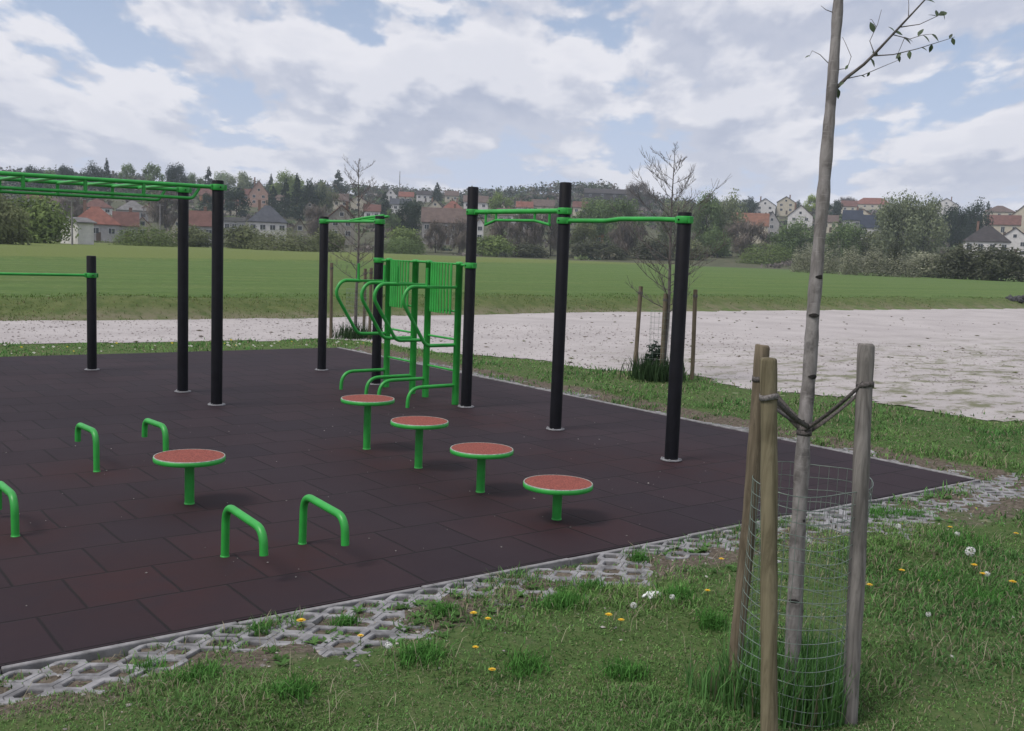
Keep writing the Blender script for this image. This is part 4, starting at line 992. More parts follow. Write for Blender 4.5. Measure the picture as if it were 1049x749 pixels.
# ------------------------------------------------------------------ background trees
def round_blobs(seed, k=16, dome=False):
    g = random.Random(seed); out = []
    for i in range(k):
        a = g.random()*2*PI; q = g.random()**.5
        if dome:
            z = g.uniform(.12, .62); rad_ = .34*math.sqrt(max(0, 1-(z/.75)**2)); s = g.uniform(.15, .24)
        else:
            z = g.uniform(.28, .84); rad_ = .36*math.sqrt(max(.05, 1-((z-.52)/.42)**2)); s = g.uniform(.11, .20)
        out.append((q*rad_*math.cos(a), q*rad_*math.sin(a), z, s, s, s*g.uniform(.75, 1.05)))
    return out
def conifer_blobs(seed):
    g = random.Random(seed); out = []
    for i in range(34):
        z = .08+.88*i/33; rr = .40*(1-z)**.8+.02; 
        for k in range(2):
            a = g.random()*2*PI; out.append((rr*.55*math.cos(a), rr*.55*math.sin(a), z, rr*.55+.02, rr*.55+.02, .045))
    return out
MESH = {}
def crown(kind, seed, leaf_key):
    key = (kind, seed, leaf_key)
    if key in MESH: return MESH[key]
    if kind == 'round': V, Fc, r_ = leaf_cloud(round_blobs(seed), 2600, .027, seed)
    elif kind == 'big': V, Fc, r_ = leaf_cloud(round_blobs(seed, 34), 6500, .019, seed)
    elif kind == 'conifer': V, Fc, r_ = leaf_cloud(conifer_blobs(seed), 2300, .030, seed)
    elif kind == 'dome': V, Fc, r_ = leaf_cloud([(0, 0, 0, .50, .50, .95), (.05, 0, 0, .48, .5, .9), (-.22, .02, 0, .27, .3, .72), (.24, 0, 0, .25, .3, .70)], 16000, .014, seed, 1.5, .3, .22)
    elif kind == 'bush': V, Fc, r_ = leaf_cloud(round_blobs(seed, 26, True), 4200, .022, seed, 1.3, .2, .4)
    elif kind == 'hedge':
        g = random.Random(seed); bl = [(-.46+.92*i/26+g.uniform(-.02, .02), g.uniform(-.06, .06), g.uniform(.12, .42), g.uniform(.05, .09), .12, g.uniform(.38, .55)) for i in range(27)]
        V, Fc, r_ = leaf_cloud(bl, 11000, .013, seed, 1.0, .2, .4); V[:, 0] *= 1
    elif kind == 'bare':
        V, Fc, r_ = leaf_cloud(round_blobs(seed, 26), 3600, .042, seed, 1.5, .8, .6); 
        c = V.reshape(-1, 4, 3); m_ = c.mean(1, keepdims=True); e = c-m_; e[:, 1] *= .2; e[:, 3] *= .2; V = (m_+e).reshape(-1, 3)
    if kind in ('dome', 'bush', 'hedge'):
        kz = V.reshape(-1, 4, 3)[:, :, 2].mean(1) > .02; V = V.reshape(-1, 4, 3)[kz].reshape(-1, 3); r_ = r_[kz]; ii = np.arange(kz.sum())*4; Fc = np.stack([ii, ii+1, ii+2, ii+3], -1)
    lo, hi = np.percentile(V, 1.5, 0), np.percentile(V, 98.5, 0); V = V.copy()
    V[:, 0] = (V[:, 0]-(lo[0]+hi[0])/2)/(hi[0]-lo[0]); 
    if kind != 'hedge': V[:, 1] = (V[:, 1]-(lo[1]+hi[1])/2)/(hi[1]-lo[1])
    z0 = {'round': .16, 'big': .10, 'bare': .12, 'conifer': .04}.get(kind, -.03); V[:, 2] = z0+(V[:, 2]-lo[2])/(hi[2]-lo[2])*(.98-z0)
    me = np_mesh(kind+'_crown', V, Fc, LEAF[leaf_key], {'rnd': ('FACE', r_)})
    MESH[key] = me; return me
def trunk_mesh(kind, seed):
    key = ('t', kind, seed)
    if key in MESH: return MESH[key]
    g = random.Random(seed+77); mb = MB()
    if kind == 'conifer': mb.tube([(0, 0, -.15), (0, 0, .5), (0, 0, .95)], [.022, .014, .003], 7)
    elif kind in ('dome', 'bush', 'hedge'):
        for i in range(7):
            a = g.random()*6.28; x0 = g.uniform(-.4, .4) if kind == 'hedge' else .03*math.cos(a); mb.tube([(x0 if kind == 'hedge' else 0, 0, -.2), (x0, .01*math.sin(a), -.15), (x0+.1*math.cos(a), .1*math.sin(a), .25), (x0+.2*math.cos(a), .15*math.sin(a), .5)], [.008, .005, .004, .002], 5)
    else:
        mb.tube([(0, 0, -.2), (.01, 0, .2), (0, .01, .5), (.01, 0, .8)], [.030, .024, .014, .004], 8)
        for i in range(9 if kind != 'bare' else 22):
            a = i*2.4; z = .22+.05*i if kind != 'bare' else .22+.025*i; l = g.uniform(.2, .34); p1 = Vector((l*.5*math.cos(a), l*.5*math.sin(a), z+.10)); p2 = Vector((l*1.1*math.cos(a), l*1.1*math.sin(a), z+.26))
            mb.tube([(0, 0, z), p1, p2], [.011, .007, .002], 5)
    me = bpy.data.meshes.new('trunk'); me.from_pydata(mb.v, [], mb.f); me.materials.append(MT['trunk']); me.update(); MESH[key] = me; return me
def plant(name, cat, kind, leafk, x0, x1, yt, yb, label, group, seed=None, depth=1.0, shift=0):
    p, mpp = spot((x0+x1)/2, yb)
    if shift: 
        d = Vector((p.x, p.y, 0)).normalized()*shift; p = p+d; p.z = z1(p.x, p.y); mpp *= (1+shift/math.hypot(p.x, p.y))
    w = (x1-x0)*mpp; h = (yb-yt)*mpp; seed = seed if seed is not None else random.randint(1, 4)
    ang = math.atan2(p.y, p.x)-PI/2
    o = thing(name, label, cat, p, ang+(0 if kind == 'hedge' else random.choice((0, PI))), group)
    o.scale = (w*(.98 if cat == 'bush' else .90), w*.9*depth, h*(1 if cat == 'bush' else .97))
    link('crown', crown(kind, seed, leafk), o); link('trunk' if kind not in ('dome', 'bush', 'hedge') else 'stem', trunk_mesh(kind, seed), o)
    return o
GT, GBU = 'trees on the hillside', 'bushes along the far edge of the meadow'
TREES = [  # name, category, kind, leaf, x0, x1, ytop, ybase, label
 ('conifer_tree', 'tree', 'conifer', 'dark', 338, 356, 176, 203, 'tall dark cone shaped conifer standing alone on the skyline left of the mast'),
 ('broadleaf_tree', 'tree', 'big', 'fresh', 216, 238, 165, 196, 'tall airy fresh green tree on the skyline just above the front monkey bar post'),
 ('broadleaf_tree', 'tree', 'big', 'dark', 84, 113, 169, 200, 'broad dark rounded tree on the skyline above the big red roof'),
 ('conifer_tree', 'tree', 'conifer', 'dark', 104, 114, 164, 198, 'slim conifer tip sticking up right of the broad dark skyline tree'),
 ('broadleaf_tree', 'tree', 'round', 'dark', 22, 46, 171, 200, 'dark tree clump on the skyline nearest the left edge'),
 ('broadleaf_tree', 'tree', 'round', 'dark', 58, 76, 170, 200, 'dark pointed tree on the skyline between two dark clumps at the left'),
 ('broadleaf_tree', 'tree', 'round', 'mid', 44, 60, 175, 200, 'lower mid green tree in the gap of the left skyline'),
 ('broadleaf_tree', 'tree', 'round', 'mid', 122, 138, 168, 200, 'mid green tree on the skyline above the grey hipped roof'),
 ('broadleaf_tree', 'tree', 'round', 'mid', 147, 168, 168, 202, 'rounded green tree on the skyline above the utility pole'),
 ('broadleaf_tree', 'tree', 'big', 'dark', 169, 192, 168, 202, 'dark dense tree on the skyline behind the rear monkey bar post'),
 ('broadleaf_tree', 'tree', 'round', 'mid', 190, 208, 178, 202, 'lower green tree between the two tall monkey bar posts on the skyline'),
 ('conifer_tree', 'tree', 'conifer', 'dark', 206, 220, 173, 203, 'dark conifer just left of the airy skyline tree'),
 ('broadleaf_tree', 'tree', 'round', 'willow', 234, 257, 176, 206, 'pale grey green tree left of the pink gable house'),
 ('broadleaf_tree', 'tree', 'round', 'olive', 260, 274, 174, 198, 'olive tree rising behind the pink gable house'),
 ('conifer_tree', 'tree', 'conifer', 'dark', 272, 282, 180, 206, 'small dark conifer right of the pink gable house'),
 ('broadleaf_tree', 'tree', 'big', 'fresh', 278, 312, 177, 212, 'broad fresh green tree on the skyline right of the pink gable house'),
 ('conifer_tree', 'tree', 'conifer', 'dark', 283, 300, 186, 224, 'dark conifer below the broad fresh green skyline tree'),
 ('conifer_tree', 'tree', 'conifer', 'dark', 296, 312, 180, 226, 'tallest dark conifer in the grove right of the blue grey hipped house'),
 ('conifer_tree', 'tree', 'conifer', 'dark', 270, 288, 192, 222, 'dark conifer close behind the blue grey hipped house'),
 ('broadleaf_tree', 'tree', 'round', 'dark', 308, 332, 186, 224, 'dark bushy tree right of the conifer grove'),
 ('broadleaf_tree', 'tree', 'round', 'olive', 322, 346, 188, 220, 'olive tree below the lone skyline conifer'),
 ('broadleaf_tree', 'tree', 'round', 'dark', 204, 222, 198, 222, 'dark tree between the two tall monkey bar posts on the slope'),
 ('broadleaf_tree', 'tree', 'round', 'dark', 228, 256, 192, 226, 'dark tree right of the front monkey bar post on the slope'),
 ('bare_tree', 'tree', 'bare', 'bare', 150, 188, 194, 236, 'brown leafless tree on the slope left of the rear monkey bar post'),
 ('bare_tree', 'tree', 'bare', 'bare', 60, 88, 200, 232, 'brown leafless tree left of the big red roof'),
 ('bare_tree', 'tree', 'bare', 'bare', 312, 338, 210, 246, 'brown leafless tree left of the leftmost rig post'),
 ('conifer_tree', 'tree', 'conifer', 'dark', 386, 403, 198, 224, 'dark conifer left of the house with the dark long roof'),
 ('conifer_tree', 'tree', 'big', 'dark', 404, 432, 205, 240, 'big dark evergreen tree left of the large grey brown roof'),
 ('broadleaf_tree', 'tree', 'round', 'mid', 392, 410, 216, 240, 'round green tree in front of the big dark evergreen'),
 ('conifer_tree', 'tree', 'conifer', 'dark', 441, 453, 188, 208, 'dark conifer above the round gabled pale house'),
 ('broadleaf_tree', 'tree', 'round', 'fresh', 500, 524, 198, 230, 'yellowish green tree right of the third rig post top'),
 ('bare_tree', 'tree', 'bare', 'bare', 498, 528, 222, 262, 'brown bare tree low on the meadow edge below the red hipped roofs'),
 ('bare_tree', 'tree', 'bare', 'bare', 522, 556, 214, 262, 'tall brown bare tree in the middle of the meadow edge'),
 ('bare_tree', 'tree', 'bare', 'bare', 548, 580, 212, 262, 'brown bare tree just left of the tallest rig post'),
 ('bare_tree', 'tree', 'bare', 'bare', 434, 458, 226, 259, 'brown bare tree in front of the left half of the large pale house'),
 ('bare_tree', 'tree', 'bare', 'bare', 456, 484, 224, 260, 'brown bare tree in front of the right half of the large pale house'),
 ('broadleaf_tree', 'tree', 'big', 'mid', 588, 628, 204, 250, 'wide mid green tree right of the tallest rig post'),
 ('broadleaf_tree', 'tree', 'big', 'olive', 584, 612, 226, 262, 'olive thicket tree below the wide mid green tree'),
 ('broadleaf_tree', 'tree', 'big', 'mid', 618, 658, 204, 256, 'green tree left of the near bare tree top'),
 ('bare_tree', 'tree', 'bare', 'bare', 622, 660, 226, 264, 'grey brown bare thicket left of the bare young tree'),
 ('bare_tree', 'tree', 'bare', 'bare', 640, 668, 186, 215, 'leafless skyline tree left of the bare young tree top'),
 ('broadleaf_tree', 'tree', 'big', 'willow', 672, 708, 205, 262, 'pale green tree directly behind the right end post'),
 ('broadleaf_tree', 'tree', 'big', 'mid', 706, 738, 198, 258, 'left half of the tall rounded green pair right of the end post'),
 ('broadleaf_tree', 'tree', 'big', 'willow', 726, 762, 200, 258, 'right, paler half of the tall rounded green pair right of the end post'),
 ('broadleaf_tree', 'tree', 'round', 'dark', 752, 776, 202, 224, 'dark tree between the tall green pair and the white skyline houses'),
 ('broadleaf_tree', 'tree', 'big', 'mid', 720, 748, 234, 264, 'round low green tree right of the end post at the meadow edge'),
 ('bare_tree', 'tree', 'bare', 'bare', 744, 790, 226, 264, 'wide brown bare tree in front of the long reddish roof'),
 ('broadleaf_tree', 'tree', 'big', 'mid', 788, 834, 226, 266, 'dense green tree left of the near grey trunk'),
 ('bare_tree', 'tree', 'bare', 'bare', 796, 818, 194, 212, 'leafless skyline tree above the dark roofed houses'),
 ('conifer_tree', 'tree', 'conifer', 'dark', 812, 824, 198, 216, 'dark conifer on the skyline beside the lime green tree'),
 ('broadleaf_tree', 'tree', 'round', 'lime', 823, 841, 200, 220, 'bright lime green tree on the skyline left of the near grey trunk'),
 ('conifer_tree', 'tree', 'round', 'dark', 846, 862, 205, 226, 'dark tree on the skyline right of the near grey trunk'),
 ('bare_tree', 'tree', 'bare', 'bare', 856, 876, 202, 218, 'small leafless skyline tree left of the wide red roof'),
 ('broadleaf_tree', 'tree', 'big', 'mid', 844, 882, 228, 270, 'dense green tree right of the near grey trunk'),
 ('broadleaf_tree', 'tree', 'big', 'olive', 874, 912, 236, 268, 'olive green tree below the navy roof'),
 ('conifer_tree', 'tree', 'conifer', 'dark', 896, 904, 213, 228, 'small pointed conifer beside the beige roofed house'),
 ('willow_tree', 'tree', 'big', 'willow', 893, 942, 199, 272, 'large pale grey green willow, left part of its crown'),
 ('willow_tree', 'tree', 'big', 'willow', 922, 966, 202, 272, 'large pale grey green willow, right and taller neighbour'),
 ('conifer_tree', 'tree', 'big', 'dark', 960, 986, 211, 256, 'dark dense cedar just right of the willows'),
 ('conifer_tree', 'tree', 'big', 'dark', 980, 1012, 207, 250, 'taller dark dense cedar right of its twin'),
 ('conifer_tree', 'tree', 'conifer', 'dark', 1007, 1016, 207, 226, 'slim dark conifer tip on the skyline near the right edge'),
 ('broadleaf_tree', 'tree', 'round', 'dark', 1012, 1026, 228, 240, 'small dark tree between the dark roof and the red brown roofs'),
 # bushes
 ('bush', 'bush', 'bush', 'fresh', 8, 68, 202, 249, 'big rounded green bush at the meadow edge left of the white shed'),
 ('bush', 'bush', 'bush', 'olive', -30, 26, 200, 250, 'big olive bush cut by the left edge'),
 ('bush', 'bush', 'dome', 'fresh', 118, 180, 232, 252, 'smooth dome shaped light green bush below the red brown roofs'),
 ('bush', 'bush', 'bush', 'olive', 176, 216, 232, 253, 'olive bush at the foot of the rear monkey bar post'),
 ('bush', 'bush', 'bush', 'olive', 228, 270, 232, 255, 'olive bush right of the front monkey bar post'),
 ('bush', 'bush', 'dome', 'olive', 258, 326, 236, 257, 'wide dome shaped bush below the blue grey hipped house'),
 ('bush', 'bush', 'bush', 'olive', 318, 352, 236, 258, 'scrubby bush behind the leftmost rig post'),
 ('bush', 'bush', 'dome', 'mid', 384, 434, 244, 260, 'low dome bush behind the second rig post'),
 ('bush', 'bush', 'bush', 'fresh', 398, 432, 234, 258, 'light green bush below the big dark evergreen'),
 ('bush', 'bush', 'bush', 'fresh', 484, 524, 242, 263, 'bright green bush right of the third rig post'),
 ('bush', 'bush', 'bush', 'darkbush', 524, 560, 250, 264, 'low dark thicket below the brown bare trees'),
 ('bush', 'bush', 'bush', 'darkbush', 650, 690, 246, 266, 'low dark thicket behind the bare young tree'),
 ('bush', 'bush', 'bush', 'darkbush', 584, 640, 248, 265, 'low dark thicket right of the tallest rig post'),
 ('bush', 'bush', 'dome', 'fresh', 758, 814, 250, 270, 'smooth dome shaped bush left of the grey hedge'),
 ('bush', 'bush', 'hedge', 'greybush', 812, 876, 253, 280, 'long grey green flowering hedge behind the near grey trunk'),
 ('bush', 'bush', 'hedge', 'greybush', 862, 938, 256, 283, 'right stretch of the grey green hedge below the willows'),
 ('bush', 'bush', 'bush', 'darkbush', 908, 922, 248, 282, 'narrow dark bush standing in the grey hedge'),
 ('bush', 'bush', 'bush', 'greybush', 928, 968, 260, 284, 'pale grey bush right of the grey hedge'),
 ('bush', 'bush', 'bush', 'darkbush', 958, 1010, 252, 286, 'big dark thicket below the dark cedars'),
 ('bush', 'bush', 'bush', 'darkbush', 1000, 1052, 254, 288, 'big dark thicket at the right end of the meadow'),
 ('bush', 'bush', 'bush', 'olive', 690, 722, 246, 266, 'olive bush behind the right end post at the meadow edge'),
]
for (nm, cat, kind, lk, x0, x1, yt, yb, lab) in TREES: plant(nm, cat, kind, lk, x0, x1, yt, yb, lab, GBU if cat == 'bush' else GT)

# ------------------------------------------------------------------ houses
HM = {}
def hm(c, rough=.9, roof=False):
    key = (c, roof)
    if key not in HM:
        if not roof: HM[key] = simple('house_render_wall', c, rough, .1, 1.2, .1)
        else:
            m, t, b = mat('tiled_roof'); g = t.new('ShaderNodeTexCoord').outputs['Object']
            n1 = t.noise(g, .8, 4, .6); n2 = t.noise(t.mapping(g, (4, 4, 9)), 1, 3)
            cc = t.mix(t.ramp(n1, .3, .7), tuple(q*.78 for q in c), tuple(q*1.2 for q in c)); cc = t.mix(t.math('MULTIPLY', t.ramp(n2, .45, .7), .4), cc, tuple(q*.6 for q in c))
            t.link(cc, b.inputs['Base Color']); b.inputs['Roughness'].default_value = .85; b.inputs['Specular IOR Level'].default_value = .25; HM[key] = m
    return HM[key]
MT['glass'] = simple('dark_window', (.035, .04, .05), .2, .2, 3, 0, .6); MT['frame'] = simple('white_window_frame', (.55, .55, .55), .6, .05, 3); MT['doorw'] = simple('brown_door', (.09, .06, .045), .6, .2, 3)
WHITE, CREAM, GREYW, PINK, ORANGE, STONE = (.60, .58, .57), (.50, .45, .36), (.34, .33, .33), (.42, .27, .22), (.40, .20, .10), (.26, .24, .21)
RED, DRED, BROWN, GREY, NAVY, SLATE, DARK, ORB = (.20, .085, .066), (.14, .072, .062), (.125, .092, .082), (.17, .165, .165), (.035, .043, .065), (.075, .08, .095), (.052, .046, .048), (.20, .10, .07)
def house(x0, x1, yr, ye, yb, kind, wc, rc, label, nwin=3, chim=True, name='house', turn=0.0, cat='house', dd=.8, shift=0):
    p, mpp = spot((x0+x1)/2, yb)
    if shift:
        d = Vector((p.x, p.y, 0)).normalized()*shift; p = p+d; p.z = z1(p.x, p.y); mpp *= (1+shift/math.hypot(p.x, p.y))
    Wd = (x1-x0)*mpp; hr = max((ye-yr)*mpp, .3); hw = max((yb-ye)*mpp, .6); ang = math.atan2(p.y, p.x)-PI/2
    D = min(max(Wd*dd, 5), 13); o = thing(name, label, cat, p, ang+turn, 'houses on the hillside' if name == 'house' else None)
    ov = .35; w = Wd/2-ov; d = D/2; mb = MB(); mb.box((0, 0, hw/2-2), (2*w, 2*d, hw+4))
    if kind == 'gable': mb.add([(-w, -d, hw), (w, -d, hw), (0, -d, hw+hr-.12), (-w, d, hw), (w, d, hw), (0, d, hw+hr-.12)], [(0, 1, 2), (4, 3, 5), (0, 2, 5, 3), (1, 4, 5, 2)])
    elif kind == 'side': mb.add([(-w, -d, hw), (-w, d, hw), (-w, 0, hw+hr-.12), (w, -d, hw), (w, d, hw), (w, 0, hw+hr-.12)], [(0, 2, 1), (3, 4, 5), (0, 3, 5, 2), (1, 2, 5, 4)])
    mb.build('wall', hm(wc), o)
    rf = MB(); W2, D2, t_ = w+ov, d+ov, .18; e = -.12
    if kind == 'hip':
        rl = max(W2-D2, W2*.12); top = [(-rl, 0, hw+hr), (rl, 0, hw+hr)]; lo = [(-W2, -D2, hw+e), (W2, -D2, hw+e), (W2, D2, hw+e), (-W2, D2, hw+e)]; hi = [(a, b_, c+t_) for a, b_, c in lo]
        rf.add(lo+hi+top, [(3, 2, 1, 0), (0, 1, 5, 4), (1, 2, 6, 5), (2, 3, 7, 6), (3, 0, 4, 7), (4, 5, 9, 8), (5, 6, 9), (6, 7, 8, 9), (7, 4, 8)])
    elif kind == 'flat':
        rf.box((0, 0, hw+hr/2), (2*W2, 2*D2, hr), None, .05)
    else:
        if kind == 'side': A = [(-W2, -D2, hw+e), (-W2, 0, hw+hr), (-W2, D2, hw+e)]; dv = Vector((2*W2, 0, 0))
        else: A = [(-W2, -D2, hw+e), (0, -D2, hw+hr), (W2, -D2, hw+e)]; dv = Vector((0, 2*D2, 0))
        A = [Vector(q) for q in A]; Bq = [q+dv for q in A]; up = Vector((0, 0, t_)); L = A+[q+up for q in A]+Bq+[q+up for q in Bq]
        fs = [(3, 4, 10, 9), (4, 5, 11, 10), (0, 6, 7, 1), (1, 7, 8, 2), (0, 1, 4, 3), (1, 2, 5, 4), (6, 9, 10, 7), (7, 10, 11, 8), (0, 3, 9, 6), (2, 8, 11, 5)]
        if kind == 'gable': fs = [f[::-1] for f in fs]
        rf.add(L, fs)
    ro = rf.build('roof', hm(rc, .85, True), o)
    if chim and kind != 'flat':
        c = MB(); cx = random.choice((-.45, .4))*w; c.box((cx, .1*d, hw+hr*.75), (.7, .6, hr*.9+.8)); c.box((cx, .1*d, hw+hr*1.2+.46), (.85, .75, .12)); c.build('chimney', hm((.2, .12, .09)), ro)
    rows = 2 if hw > 4.6 else 1
    for r_ in range(rows):
        for k in range(nwin):
            x = -w+2*w*(k+.5)/nwin+random.uniform(-.1, .1); zz = hw-(1.45 if rows == 1 else 1.4+2.7*r_)
            if zz < .8: zz = hw*.5
            hh = min(1.2, hw*.5); ww = min(1.3, 2*w/nwin*.55); b = MB()
            b.box((x, -d-.02, zz), (ww+.2, .08, hh+.2)); b.mi = 1; b.box((x, -d-.045, zz), (ww, .08, hh)); b.mi = 0; b.box((x, -d-.075, zz), (.07, .06, hh))
            b.build('window', [MT['frame'], MT['glass']], o)
    if kind == 'gable' and hr > 2:
        b = MB(); b.box((0, -d-.02, hw+hr*.3), (1.2, .08, 1.2)); b.mi = 1; b.box((0, -d-.045, hw+hr*.3), (1, .08, 1)); b.build('window', [MT['frame'], MT['glass']], o)
    if hw > 2.6 and nwin > 1:
        b = MB(); b.box((w*.12, -d-.03, 1.0), (1.0, .1, 2.1)); b.build('door', MT['doorw'], o)
    return o
HOUSES = []
H = [
 (74, 122, 212, 230, 247, 'hip', GREYW, RED, 'big house with orange red hipped roof right of the white shed', 3, True),
 (84, 115, 204, 213, 219, 'hip', WHITE, DRED, 'house with faded red brown roof directly behind the big orange red roof', 3, True),
 (116, 142, 218, 232, 246, 'side', GREYW, DRED, 'low house with dark red brown roof right of the big orange red roof', 2, True),
 (120, 152, 206, 216, 225, 'hip', GREYW, GREY, 'house with pale grey hipped roof above the red brown roofs', 3, False),
 (137, 155, 223, 232, 246, 'gable', CREAM, ORB, 'small house with orange brown gable above the dome bush', 1, False),
 (188, 220, 217, 232, 250, 'side', GREYW, DRED, 'house with faded red roof seen between the two tall monkey bar posts', 3, True),
 (175, 190, 222, 234, 249, 'gable', CREAM, BROWN, 'narrow pale gable left of the rear monkey bar post', 1, False),
 (204, 224, 193, 201, 208, 'side', ORANGE, DRED, 'small orange walled house with pinkish roof high behind the monkey bar posts', 2, True),
 (228, 252, 223, 227, 242, 'flat', GREYW, GREY, 'long low grey flat roofed building right of the front monkey bar post', 3, False),
 (255, 275, 186, 199, 212, 'gable', PINK, RED, 'pink gable house high on the slope under the skyline', 2, True),
 (246, 258, 194, 200, 210, 'side', PINK, DRED, 'low side wing of the pink gable house', 1, False),
 (254, 294, 211, 228, 248, 'hip', WHITE, SLATE, 'large white house with blue grey hipped roof', 4, True),
 (298, 316, 225, 238, 252, 'gable', STONE, BROWN, 'small brown gabled house right of the large white hipped house', 1, False),
 (312, 322, 207, 212, 226, 'gable', STONE, BROWN, 'tall narrow stone gable below the conifer grove', 1, False),
 (335, 364, 211, 224, 250, 'gable', STONE, RED, 'grey gabled house with red roof between the two left rig posts', 2, True),
 (340, 357, 199, 206, 214, 'side', CREAM, BROWN, 'pale house above the grey gabled house with red roof', 2, False),
 (394, 406, 193, 200, 207, 'gable', WHITE, BROWN, 'tiny white gable high on the slope under the mast', 1, False),
 (399, 422, 204, 210, 219, 'side', WHITE, SLATE, 'house with dark long roof behind the big dark evergreen', 2, True),
 (426, 444, 196, 200, 207, 'side', WHITE, DARK, 'white house with dark roof near the forest edge', 3, False),
 (438, 453, 205, 212, 220, 'gable', CREAM, BROWN, 'pale house with wide low gable above the large grey brown roof', 1, True),
 (452, 475, 206, 215, 222, 'hip', WHITE, RED, 'white house with dark red hipped roof right of the pale low gable', 2, True),
 (431, 480, 214, 229, 250, 'side', (.27, .255, .245), BROWN, 'large pale house with long grey brown roof left of the third rig post', 5, True),
 (474, 500, 201, 208, 219, 'side', WHITE, BROWN, 'white house with brown roof behind the third rig post', 3, True),
 (486, 496, 224, 230, 246, 'gable', WHITE, ORB, 'small white gable right of the large pale house', 1, False),
 (544, 568, 205, 212, 219, 'side', CREAM, BROWN, 'house with brown roof left of the tallest rig post', 3, True),
 (519, 532, 228, 231, 240, 'side', WHITE, GREY, 'small white outbuilding among the brown bare trees', 1, False),
 (598, 648, 194, 199, 205, 'side', DARK, DARK, 'long dark roofed barn on the ridge right of the tallest rig post', 4, False),
 (606, 619, 236, 241, 250, 'side', ORANGE, ORB, 'little orange hut among the trees right of the tallest rig post', 1, False),
 (772, 794, 204, 211, 222, 'gable', WHITE, DARK, 'white house with dark roof on the skyline right of the tall green pair', 2, True),
 (795, 814, 202, 208, 220, 'gable', CREAM, DARK, 'beige gabled house with dark roof right of the white skyline house', 2, True),
 (748, 786, 219, 232, 248, 'side', CREAM, ORB, 'long house with wide reddish brown roof above the wide bare tree', 3, False),
 (781, 798, 217, 229, 245, 'gable', GREYW, SLATE, 'blue grey roofed gable touching the long reddish roof', 1, False),
 (806, 832, 211, 222, 234, 'gable', WHITE, BROWN, 'white gable with brown roof left of the near grey trunk', 2, True),
 (874, 912, 203, 210, 220, 'hip', CREAM, RED, 'wide building with red hipped roof on the skyline right of the near grey trunk', 5, False),
 (861, 877, 206, 212, 221, 'side', CREAM, DRED, 'small house with dull red roof left of the wide red roof', 2, False),
 (870, 896, 215, 224, 234, 'gable', CREAM, ORB, 'house with beige and red gable below the wide red roof', 2, True),
 (862, 882, 216, 226, 242, 'side', GREYW, NAVY, 'house with blue roof left of the navy roof', 2, False),
 (880, 902, 221, 234, 246, 'side', WHITE, NAVY, 'house with steep navy roof beside the willows', 2, False),
 (956, 980, 204, 211, 226, 'gable', WHITE, DARK, 'white house with dark roof on the skyline above the left cedar', 2, True),
 (1007, 1038, 211, 218, 232, 'hip', CREAM, BROWN, 'beige house with brown hipped roof on the right skyline', 3, False),
 (1010, 1043, 221, 231, 243, 'side', CREAM, DRED, 'house with long red brown roof below the right skyline house', 3, False),
 (1035, 1062, 210, 222, 240, 'gable', CREAM, DRED, 'beige gable cut by the right edge under the skyline', 2, False),
 (987, 1032, 232, 248, 264, 'hip', WHITE, DARK, 'low white house with large dark roof below the cedars', 4, True),
 (28, 45, 198, 204, 212, 'side', WHITE, DRED, 'small white house with dark red roof above the big rounded bush at the left', 2, True),
 (50, 66, 203, 209, 218, 'side', CREAM, BROWN, 'small house with brown roof left of the slender pole', 2, False),
 (141, 158, 211, 217, 226, 'gable', CREAM, RED, 'cream gable with red roof right of the pale grey hipped roof', 1, True),
 (226, 244, 205, 211, 220, 'side', CREAM, DRED, 'pale house with dull red roof left of and below the pink gable house', 2, True),
 (276, 293, 200, 206, 216, 'side', WHITE, BROWN, 'pale house half hidden by the conifer grove', 2, False),
 (358, 376, 201, 207, 216, 'gable', CREAM, RED, 'cream gable with red roof just left of the second rig post top', 1, True),
 (372, 390, 210, 217, 228, 'side', WHITE, DRED, 'white house with dull red roof behind the second rig post', 2, True),
 (408, 424, 197, 202, 209, 'side', CREAM, RED, 'small cream house with red roof right of the mast', 2, False),
 (455, 470, 196, 201, 207, 'side', CREAM, BROWN, 'small cream house with brown roof above the white house with red hipped roof', 2, False),
 (503, 518, 206, 212, 220, 'gable', CREAM, DRED, 'cream gable with dull red roof right of the third rig post top', 1, True),
 (508, 526, 214, 221, 232, 'side', WHITE, BROWN, 'white house with brown roof under the hanging multi grip bar', 2, True),
 (528, 546, 207, 213, 221, 'side', WHITE, RED, 'white house with red roof seen through the middle of the rig', 2, True),
 (553, 571, 214, 221, 231, 'gable', CREAM, BROWN, 'cream gable with brown roof close left of the tallest rig post', 1, False),
 (534, 552, 222, 229, 241, 'side', GREYW, DRED, 'grey house with dull red roof low behind the middle of the rig', 2, True),
 (586, 602, 207, 213, 221, 'side', CREAM, DRED, 'cream house with dull red roof close right of the tallest rig post', 2, True),
 (841, 858, 221, 228, 238, 'side', CREAM, BROWN, 'cream house with brown roof right of the near grey trunk', 2, False),
 (1022, 1054, 234, 246, 262, 'gable', WHITE, BROWN, 'white gable with brown roof at the right edge beside the dark roofed house', 2, False),
]
for h in H:
    o = house(*h); HOUSES.append((math.atan2(o.location.x, o.location.y), math.hypot(o.location.x, o.location.y), (h[1]-h[0])/2/F+.002))
house(68, 90, 224, 228, 250, 'side', WHITE, GREY, 'white boarded shed left of the big orange red roof', 0, False, 'shed', .5, 'shed')
